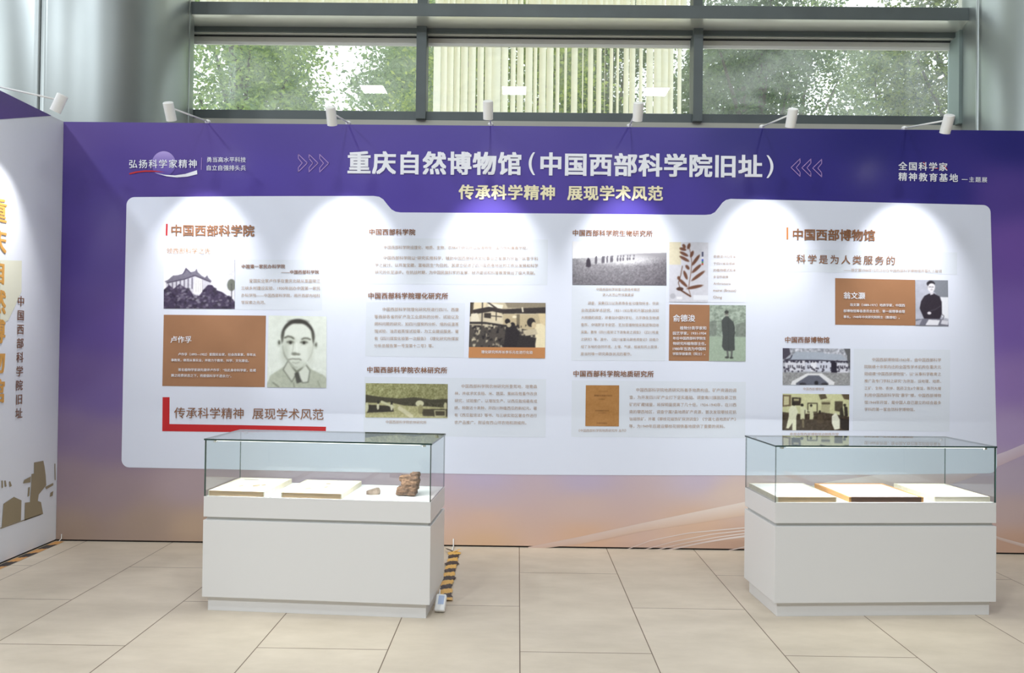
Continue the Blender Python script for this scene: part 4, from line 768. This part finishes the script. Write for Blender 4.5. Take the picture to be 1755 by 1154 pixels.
# ================================================================== exhibition spotlights
def spot_lamp(mount, head, aim, label, power=54.0, elbow=None):
    root = empty('exhibition_spotlight', mount); tag(root, label, 'spotlight', 'spotlights along the top of the exhibition walls')
    mount, head, aim = Vector(mount), Vector(head), Vector(aim); d = (aim - head).normalized(); L = 0.112; R_ = 0.031
    q = Matrix.Translation(head - mount) @ d.to_track_quat('Z', 'Y').to_matrix().to_4x4()
    bm = bmesh.new(); prof = [(0, -L/2), (R_*0.86, -L/2), (R_, -L/2 + 0.004), (R_, L/2), (R_ - 0.004, L/2), (R_ - 0.005, L/2 - 0.012), (0, L/2 - 0.012)]; n = 28; rings = []
    for r_, z_ in prof: rings.append([bm.verts.new((r_*math.cos(2*PI*k/n), r_*math.sin(2*PI*k/n), z_)) for k in range(n)] if r_ else [bm.verts.new((0, 0, z_))])
    for a, b in zip(rings, rings[1:]):
        for k in range(n):
            if len(a) == 1: bm.faces.new((a[0], b[(k + 1) % n], b[k]))
            elif len(b) == 1: bm.faces.new((a[k], a[(k + 1) % n], b[0]))
            else: bm.faces.new((a[k], a[(k + 1) % n], b[(k + 1) % n], b[k]))
    bmesh.ops.transform(bm, matrix=q, verts=bm.verts); hd = bm_obj('lamp_head', bm, M_lampw, root, smooth=True)
    md = hd.modifiers.new('edges', 'EDGE_SPLIT'); md.split_angle = math.radians(40)
    bm = bmesh.new(); bmesh.ops.create_circle(bm, cap_ends=True, segments=24, radius=R_ - 0.007, matrix=q @ Matrix.Translation((0, 0, L/2 - 0.008))); bm_obj('lens', bm, M_lens, root)
    side = (mount - head); side -= d*side.dot(d); side.normalize(); jn = head - mount + side*(R_ + 0.004) - d*0.012
    tube('knuckle', [head - mount + side*(R_ - 0.004) - d*0.012, jn], 0.008, M_lampw, root)
    tube('arm', [jn, Vector((0, 0, 0.02))], 0.0055, M_lampw, root)
    bm = bmesh.new(); bmesh.ops.create_uvsphere(bm, u_segments=16, v_segments=10, radius=0.02)
    bmesh.ops.transform(bm, matrix=Matrix.Translation((0, 0, 0.0175)) @ Matrix.Scale(0.8, 4, (0, 0, 1)), verts=bm.verts); add_box(bm, (-0.012, -0.015, 0.001), (0.012, 0.03, 0.010), 0.002)
    bm_obj('mounting_clip', bm, M_lampw, root, smooth=False)
    l = bpy.data.lights.new('spotlight_beam', 'SPOT'); l.energy = power; l.spot_size = math.radians(59); l.spot_blend = 1.0; l.shadow_soft_size = 0.024; l.color = (1.0, 0.99, 0.99)
    o = bpy.data.objects.new('spotlight_beam', l); COL.objects.link(o); o.parent = root
    o.location = head - mount + d*(L/2 + 0.002); o.rotation_euler = d.to_track_quat('-Z', 'Y').to_euler()
names = ['first spotlight from the left on the main wall, above the round emblem', 'spotlight above the first character of the purple headline', 'spotlight in front of the vertical blinds, above the headline middle left',
         'spotlight in front of the right end of the vertical blinds', 'spotlight above the row of left pointing chevrons on the right', 'rightmost spotlight beside the right column']
for (hx, hy, mx_, lab) in zip((291, 568, 836.5, 1093.5, 1357, 1623.5), (191, 199, 188.5, 191.5, 202, 212.5), (356, 597, 841, 1079, 1306, 1550), names):
    hp = at(hx, hy, -0.55); mp_ = at(mx_, 214, 0.03)
    spot_lamp((mp_.x, 0.03, ZT), hp, (hp.x*0.6 + mp_.x*0.4, 0, 1.86), lab)
hp = atx(101, 177, XC + 0.40); spot_lamp((XC - 0.03, hp.y + 0.02, ZT), hp, (XC, hp.y + 0.02, 1.95), 'spotlight on a long arm over the white side wall at far left')

# ================================================================== display cases
CW, CD = 1.1875, 0.4353
Z1, Z2, Z3, Z4, Z5 = 0.0755, 0.471, 0.4878, 0.5936, 0.8904
def display_case(x, y, th, label):
    root = empty('display_case', (x, y, 0), th); tag(root, label, 'display case', 'glass topped display cases')
    h = CW/2; g = 0.006
    box('plinth', (-h + 0.022, 0.022, 0), (h - 0.022, CD - 0.022, Z1), M_white, root, 0.001)
    box('cabinet_body', (-h, 0, Z1), (h, CD, Z2), M_white, root, 0.0015)
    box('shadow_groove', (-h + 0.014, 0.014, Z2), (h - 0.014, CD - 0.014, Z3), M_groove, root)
    box('display_deck', (-h + 0.0008, 0.0008, Z3), (h - 0.0008, CD - 0.0008, Z4), [M_white, M_deck], root, 0.0012)
    def pane(name, lo, hi, thin):
        o = box(name, lo, hi, [M_glass, M_gedge], root)
        for p in o.data.polygons:
            if abs(p.normal[thin]) < 0.5: p.material_index = 1
        return o
    pane('front_pane', (-h + 0.002, 0.002, Z4), (h - 0.002, 0.002 + g, Z5 - 0.0085), 1)
    pane('back_pane', (-h + 0.002, CD - 0.002 - g, Z4), (h - 0.002, CD - 0.002, Z5 - 0.0085), 1)
    for s in (-1, 1):
        a, b = sorted((s*(h - 0.002), s*(h - 0.002 - g))); pane('side_pane', (a, 0.002 + g, Z4), (b, CD - 0.002 - g, Z5 - 0.0085), 0)
    pane('top_pane', (-h - 0.002, -0.001, Z5 - 0.008), (h + 0.002, CD + 0.001, Z5), 2)
    for sx in (-1, 1):
        for sy in (0, 1):
            cx, cy = sx*(h - 0.045), 0.03 + sy*(CD - 0.06); bm = bmesh.new(); bmesh.ops.create_cone(bm, segments=16, radius1=0.011, radius2=0.011, depth=0.012, cap_ends=True, matrix=Matrix.Translation((cx, cy, Z5 - 0.0145)))
            bm_obj('corner_fitting', bm, mat('chrome', rgb(210, 212, 214), 0.15, 1.0), root)
    box('led_strip', (-h + 0.06, 0.010, Z5 - 0.0115), (h - 0.06, 0.016, Z5 - 0.0088), M_led, root)
    l = bpy.data.lights.new('case_light', 'AREA'); l.shape = 'RECTANGLE'; l.size = CW - 0.14; l.size_y = 0.012; l.energy = 5.5; l.color = (1, 0.985, 0.95)
    o = bpy.data.objects.new('case_light', l); COL.objects.link(o); o.parent = root; o.location = (0, 0.016, Z5 - 0.018); o.rotation_euler = (0.45, 0, 0)
    return root
CL = display_case(-1.0244, -1.3597, -0.0645, 'white display case left of centre holding two pale frames and two rocks')
CRt = display_case(1.9303, -1.2574, 0.0628, 'white display case on the right holding three framed sheets')
bpy.context.view_layer.update()

# ---- things lying inside the cases
def framed(case, fl, fr, bl, br, t, m_side, m_front, m_sheet, label, group, marks=None, rim=0.006, name='document_frame'):
    inv = case.matrix_world.inverted(); A = inv @ atz(*fl, Z4); B = inv @ atz(*fr, Z4); C_ = inv @ atz(*bl, Z4 + t); D_ = inv @ atz(*br, Z4 + t)
    x0, x1 = A.x, B.x; y0 = max(0.016, (A.y + B.y)/2); dep = min((C_.y + D_.y)/2, CD - 0.02) - y0; sh = 0.5*((C_.x - A.x) + (D_.x - B.x)); ang = -math.atan2(sh, dep)*0.0
    hw = (x1 - x0)/2; cxm = (x0 + x1)/2
    hw = min(hw, 0.5937 - 0.016 - abs(cxm)) if abs(cxm) + hw > 0.577 else hw
    # small turn on the deck when the back edge is shifted
    turn = max(-0.12, min(0.12, -sh/dep)); turn = 0.0 if abs(turn) < 0.02 else turn
    loc = case.matrix_world @ Vector((cxm, y0, Z4 + 0.0005))
    root = empty(name, loc, case.rotation_euler.z + turn*0.0); tag(root, label, 'frame', group)
    bm = bmesh.new(); 
    for lo, hi in (((-hw, 0.0, 0), (-hw + rim, dep, t)), ((hw - rim, 0.0, 0), (hw, dep, t)), ((-hw + rim, dep - rim, 0), (hw - rim, dep, t))): add_box(bm, lo, hi, 0.0008)
    bm_obj('frame_rail', bm, m_side, root)
    box('front_rail', (-hw + rim, 0, 0), (hw - rim, rim, t), m_front, root, 0.0006)
    box('sheet', (-hw + rim, rim, 0), (hw - rim, dep - rim, t - 0.003), m_sheet, root)
    if marks:
        for nm, pts, m in marks:
            V = [(-hw + (2*hw)*u, dep*v, t - 0.0022) for u, v in pts]
            mesh_obj(nm, V, [tuple(range(len(V)))], m, root)
    return root
M_pine = noisy('pale_wood', rgb(186, 158, 126), rgb(170, 142, 110), 6, 0.5, stretch=(1, 8, 8)); M_pale = noisy('whitewashed_wood', rgb(208, 202, 182), rgb(196, 188, 168), 6, 0.5, stretch=(1, 8, 8))
M_oak = noisy('orange_oak', rgb(204, 152, 92), rgb(184, 130, 74), 7, 0.45, stretch=(6, 1, 6)); M_walnut = noisy('dark_walnut', rgb(92, 62, 50), rgb(74, 48, 40), 7, 0.45, stretch=(1, 6, 6))
M_sheet = mat('cream_sheet', rgb(236, 234, 224), 0.5); M_sheet2 = mat('white_sheet', rgb(238, 238, 236), 0.5); M_faint = mat('faint_brown_print', rgb(176, 156, 126), 0.5); M_faint2 = mat('faint_grey_print', rgb(206, 206, 196), 0.5); M_stone = noisy('stone_fragment', rgb(172, 158, 134), rgb(150, 134, 110), 30, 0.8)
def leafshape(cx, cy, r, n=10, seed=0):
    rr = random.Random(seed); return [(cx + r*(0.7 + 0.5*rr.random())*math.cos(2*PI*k/n), cy + 1.3*r*(0.7 + 0.5*rr.random())*math.sin(2*PI*k/n)) for k in range(n)]
framed(CL, (354.5, 849.8), (455, 852.3), (409, 818), (501.7, 821.5), 0.026, M_pale, M_pine, M_sheet, 'pale framed fossil plate at the left end of the left case', 'frames in the display cases',
       [('printed_text', [(0.15, 0.86), (0.42, 0.86), (0.42, 0.89), (0.15, 0.89)], M_faint), ('specimen', leafshape(0.62, 0.45, 0.07, 11, 3), M_stone), ('specimen', leafshape(0.72, 0.5, 0.05, 9, 4), M_stone), ('specimen', leafshape(0.35, 0.4, 0.04, 8, 5), M_faint)])
framed(CL, (480, 854), (582.7, 858), (520.5, 822.3), (618.3, 824.8), 0.026, M_pale, M_pine, M_sheet, 'pale framed fossil plate in the left case, next to the small rock', 'frames in the display cases',
       [('specimen', leafshape(0.3, 0.35, 0.06, 10, 6), M_stone), ('specimen', leafshape(0.55, 0.5, 0.05, 10, 7), M_stone), ('specimen', leafshape(0.5, 0.75, 0.05, 10, 8), M_faint), ('specimen', leafshape(0.75, 0.4, 0.04, 10, 9), M_faint2)])
framed(CRt, (1332.8, 861.5), (1434.9, 861.5), (1284, 827), (1378.5, 827), 0.026, M_pale, M_pine, M_sheet2, 'pale wooden framed sheet at the left end of the right case', 'frames in the display cases', [('printed_text', [(0.3, 0.4), (0.7, 0.4), (0.7, 0.6), (0.3, 0.6)], M_faint2)])
framed(CRt, (1456, 861.5), (1582.4, 861), (1391, 826), (1504, 826), 0.026, M_oak, M_walnut, M_sheet2, 'orange wooden framed sheet with dark front edge in the middle of the right case', 'frames in the display cases', [('printed_text', [(0.2, 0.45), (0.6, 0.45), (0.6, 0.7), (0.2, 0.7)], M_faint2), ('printed_text', [(0.3, 0.2), (0.75, 0.2), (0.75, 0.3), (0.3, 0.3)], M_faint2)], rim=0.012)
framed(CRt, (1600.5, 861), (1698, 860), (1529, 826), (1619.7, 826), 0.026, M_pale, noisy('grey_wood', rgb(196, 188, 172), rgb(176, 166, 150), 6, 0.5, stretch=(1, 8, 8)), M_sheet2, 'pale framed sheet at the right end of the right case', 'frames in the display cases')
def rock(name, loc, rz, size, seed, m, label, cuts):
    bm = bmesh.new(); bmesh.ops.create_icosphere(bm, subdivisions=4, radius=1.0)
    for v in bm.verts:
        c_ = v.co; p = Vector([math.copysign(abs(k)**0.55, k) for k in c_]); n_ = noise.noise(c_*1.3 + Vector((seed, 0, 0)))*0.22 + noise.noise(c_*4 + Vector((0, seed, 0)))*0.07 + noise.noise(c_*11)*0.025
        v.co = p*0.8*(1 + n_)
    for co, no in cuts:
        r_ = bmesh.ops.bisect_plane(bm, geom=list(bm.verts) + list(bm.edges) + list(bm.faces), plane_co=co, plane_no=no, clear_outer=True)
        ed = [e for e in r_['geom_cut'] if isinstance(e, bmesh.types.BMEdge)]
        if ed: bmesh.ops.holes_fill(bm, edges=ed)
    zs_ = min(v.co.z for v in bm.verts)
    for v in bm.verts: v.co = Vector((v.co.x*size[0], v.co.y*size[1], (v.co.z - zs_)*size[2]))
    bmesh.ops.triangulate(bm, faces=bm.faces)
    o = bm_obj(name, bm, m, None); o.location = loc; o.rotation_euler = (0, 0, rz); return tag(o, label, 'rock', 'rocks in the left display case')
M_rock1 = noisy('grey_brown_rock', rgb(84, 70, 62), rgb(132, 118, 106), 22, 0.85, bump=0.6); M_rock2 = noisy('rusty_brown_rock', rgb(64, 46, 36), rgb(122, 92, 70), 26, 0.85, bump=0.8, stretch=(1, 1, 3))
p = atz(638, 849, Z4); rock('rock_specimen', (p.x, p.y + 0.025, Z4 + 0.0003), 0.2, (0.042, 0.03, 0.026), 2.0, M_rock1, 'small grey brown rock beside the second pale frame', [(Vector((0, 0, 0.45)), Vector((-0.45, 0.1, 1))), (Vector((0, 0, -0.6)), Vector((0, 0, -1)))])
p = atz(698, 852, Z4)
def big_rock():
    bm = bmesh.new(); n = 0
    # stepped block: three overlapping slabs, each a rough box, fused by remesh
    for lo, hi in (((-0.058, -0.03, 0), (0.046, 0.034, 0.042)), ((-0.034, -0.028, 0.03), (0.054, 0.036, 0.078)), ((-0.046, -0.026, 0.07), (0.058, 0.034, 0.102)), ((0.012, -0.026, 0.095), (0.06, 0.03, 0.118))): add_box(bm, lo, hi, 0.006)
    o = bm_obj('rock_specimen', bm, M_rock2, None); o.location = (p.x, p.y + 0.035, Z4 + 0.001); o.rotation_euler = (0, 0, -0.1)
    r_ = o.modifiers.new('fuse', 'REMESH'); r_.mode = 'VOXEL'; r_.voxel_size = 0.0035
    tx = bpy.data.textures.new('rock_clouds', 'CLOUDS'); tx.noise_scale = 0.025; tx.noise_depth = 3
    d_ = o.modifiers.new('rough', 'DISPLACE'); d_.texture = tx; d_.strength = 0.016; d_.mid_level = 0.55; d_.texture_coords = 'LOCAL'
    bpy.context.view_layer.update(); dg = bpy.context.evaluated_depsgraph_get(); me = bpy.data.meshes.new_from_object(o.evaluated_get(dg)); o.modifiers.clear(); o.data = me
    zmin = min(v.co.z for v in me.vertices)
    for v in me.vertices: v.co.z -= zmin
    return tag(o, 'larger rusty stepped rock at the right end of the left case', 'rock', 'rocks in the left display case')
big_rock()

# ================================================================== floor bits
M_yel = mat('tape_yellow', rgb(226, 178, 92), 0.45); M_blk = mat('tape_black', rgb(46, 40, 38), 0.45); M_or = mat('tape_orange', rgb(206, 150, 86), 0.45)
def tape(name, path, wid, label, stripe, slant, crumple=0.0, seed=1, m_y=M_yel, z=0.0015):
    rnd = random.Random(seed); path = [Vector(p_) for p_ in path]; V = []; Fc = []; idx = []
    d = [0.0]
    for a, b in zip(path, path[1:]): d.append(d[-1] + (b - a).length)
    N = int(d[-1]/0.01); nw = 6
    pts = []
    for i_ in range(N + 1):
        s = d[-1]*i_/N; k = max(j for j in range(len(d)) if d[j] <= s + 1e-9); k = min(k, len(path) - 2); t = (s - d[k])/(d[k + 1] - d[k]); pts.append(path[k].lerp(path[k + 1], t))
    for i_, q in enumerate(pts):
        u = (pts[min(i_ + 1, N)] - pts[max(i_ - 1, 0)]).normalized(); v = Vector((-u.y, u.x, 0))
        w_ = wid*(1 + crumple*0.6*noise.noise(Vector((i_*0.17, seed, 0))))
        for j in range(nw + 1):
            f = j/nw - 0.5; zz = z + crumple*0.010*(0.5 + 0.5*noise.noise(Vector((i_*0.23, j*0.6, seed)))) + (0.25 - f*f)*0.02*min(1, crumple*2)
            V.append(q + v*w_*f + Vector((0, 0, zz)))
    for i_ in range(N):
        for j in range(nw):
            k = i_*(nw + 1) + j; Fc.append((k, k + 1, k + nw + 2, k + nw + 1)); ph = (i_*0.01 + slant*(j/nw)*wid)/stripe; idx.append(int(ph % 2))
    o = mesh_obj(name, V, Fc, [m_y, M_blk], None, idx=idx); return tag(o, label, 'tape', 'striped floor tape')
A = atz(105, 925.5, 0); B = atz(0, 970.5, 0); xo = XC + 0.036
tape('hazard_tape', [(xo, -0.012, 0), (xo, -2.0, 0)], 0.06, 'black and orange striped floor tape along the foot of the white side wall', 0.10, 0.5, 0.0, 3, M_or)
pa, pb, pc_, pd = atz(779, 948, 0), atz(770, 985, 0), atz(764, 1010, 0), atz(764, 1032, 0)
tape('hazard_tape', [(pa.x, min(pa.y, -0.03), 0), pb, pc_, pd], 0.07, 'crumpled yellow and black striped tape over the cable beside the left case', 0.078, 0.5, 0.9, 5)
# folded tape ends
def fin(name, px, py, ang, L, m):
    q = atz(px, py, 0); u = Vector((math.cos(ang), math.sin(ang), 0)); v = Vector((-u.y, u.x, 0)); return [q + v*0.01, q + u*L*0.6 + v*0.016 + Vector((0, 0, 0.012)), q + u*L + Vector((0, 0, 0.02)), q + u*L*0.6 - v*0.014 + Vector((0, 0, 0.01)), q - v*0.01]
V = fin('', 778, 949, 0.05, 0.05, 0) + fin('', 776, 948, PI - 0.1, 0.055, 0)
o = mesh_obj('hazard_tape', [q + Vector((0, 0, 0.012)) for q in V], [(0, 1, 2, 3, 4), (5, 6, 7, 8, 9)], [M_yel, M_blk], None, idx=[0, 1]); tag(o, 'folded bow of striped tape where the cable meets the exhibition wall', 'tape', 'striped floor tape')
q = at(777, 940, -0.004); o = tube('cable', [(q.x, -0.006, 0.055), (q.x, -0.008, 0.02), (q.x + 0.002, -0.014, 0.007), (q.x + 0.002, min(pa.y, -0.03) + 0.004, 0.005)], 0.004, M_lampw); tag(o, 'thin white cable end running down from the exhibition wall to the striped tape', 'cable')
q = at(106, 918, -0.004); o = tube('cable', [(q.x - 0.003, -0.004, 0.05), (q.x, -0.007, 0.02), (q.x - 0.01, -0.02, 0.004)], 0.003, M_lampw); tag(o, 'short white cable stub in the corner of the two exhibition walls', 'cable')
# power adapter
q = atz(751.5, 1056, 0); ad = empty('power_adapter', (q.x, q.y + 0.035, 0), -0.12); tag(ad, 'small white power adapter with blue label standing on the floor beside the left case', 'power adapter')
MT = Matrix.Translation((0, 0, 0.0)) @ Matrix.Rotation(math.radians(-38), 4, 'X')
bm = bmesh.new(); add_box(bm, (-0.027, -0.016, 0.008), (0.027, 0.016, 0.098), 0.008, MT); o = bm_obj('adapter_body', bm, M_lampw, ad)
zmin = min(v.co.z for v in o.data.vertices); 
for v in o.data.vertices: v.co.z -= zmin
box('label', (-0.012, -0.0166, 0.042), (0.019, -0.0155, 0.088), mat('blue_label', rgb(176, 192, 222), 0.5), ad, M=Matrix.Translation((0, 0, -zmin)) @ MT)
tube('plug_cord', [Matrix.Translation((0, 0, -zmin)) @ MT @ Vector((-0.012, 0.0, 0.096)), Vector((-0.02, 0.10, 0.09)), Vector((-0.035, 0.15, 0.05)), Vector((-0.03, 0.2, 0.006))], 0.003, M_lampw, ad)
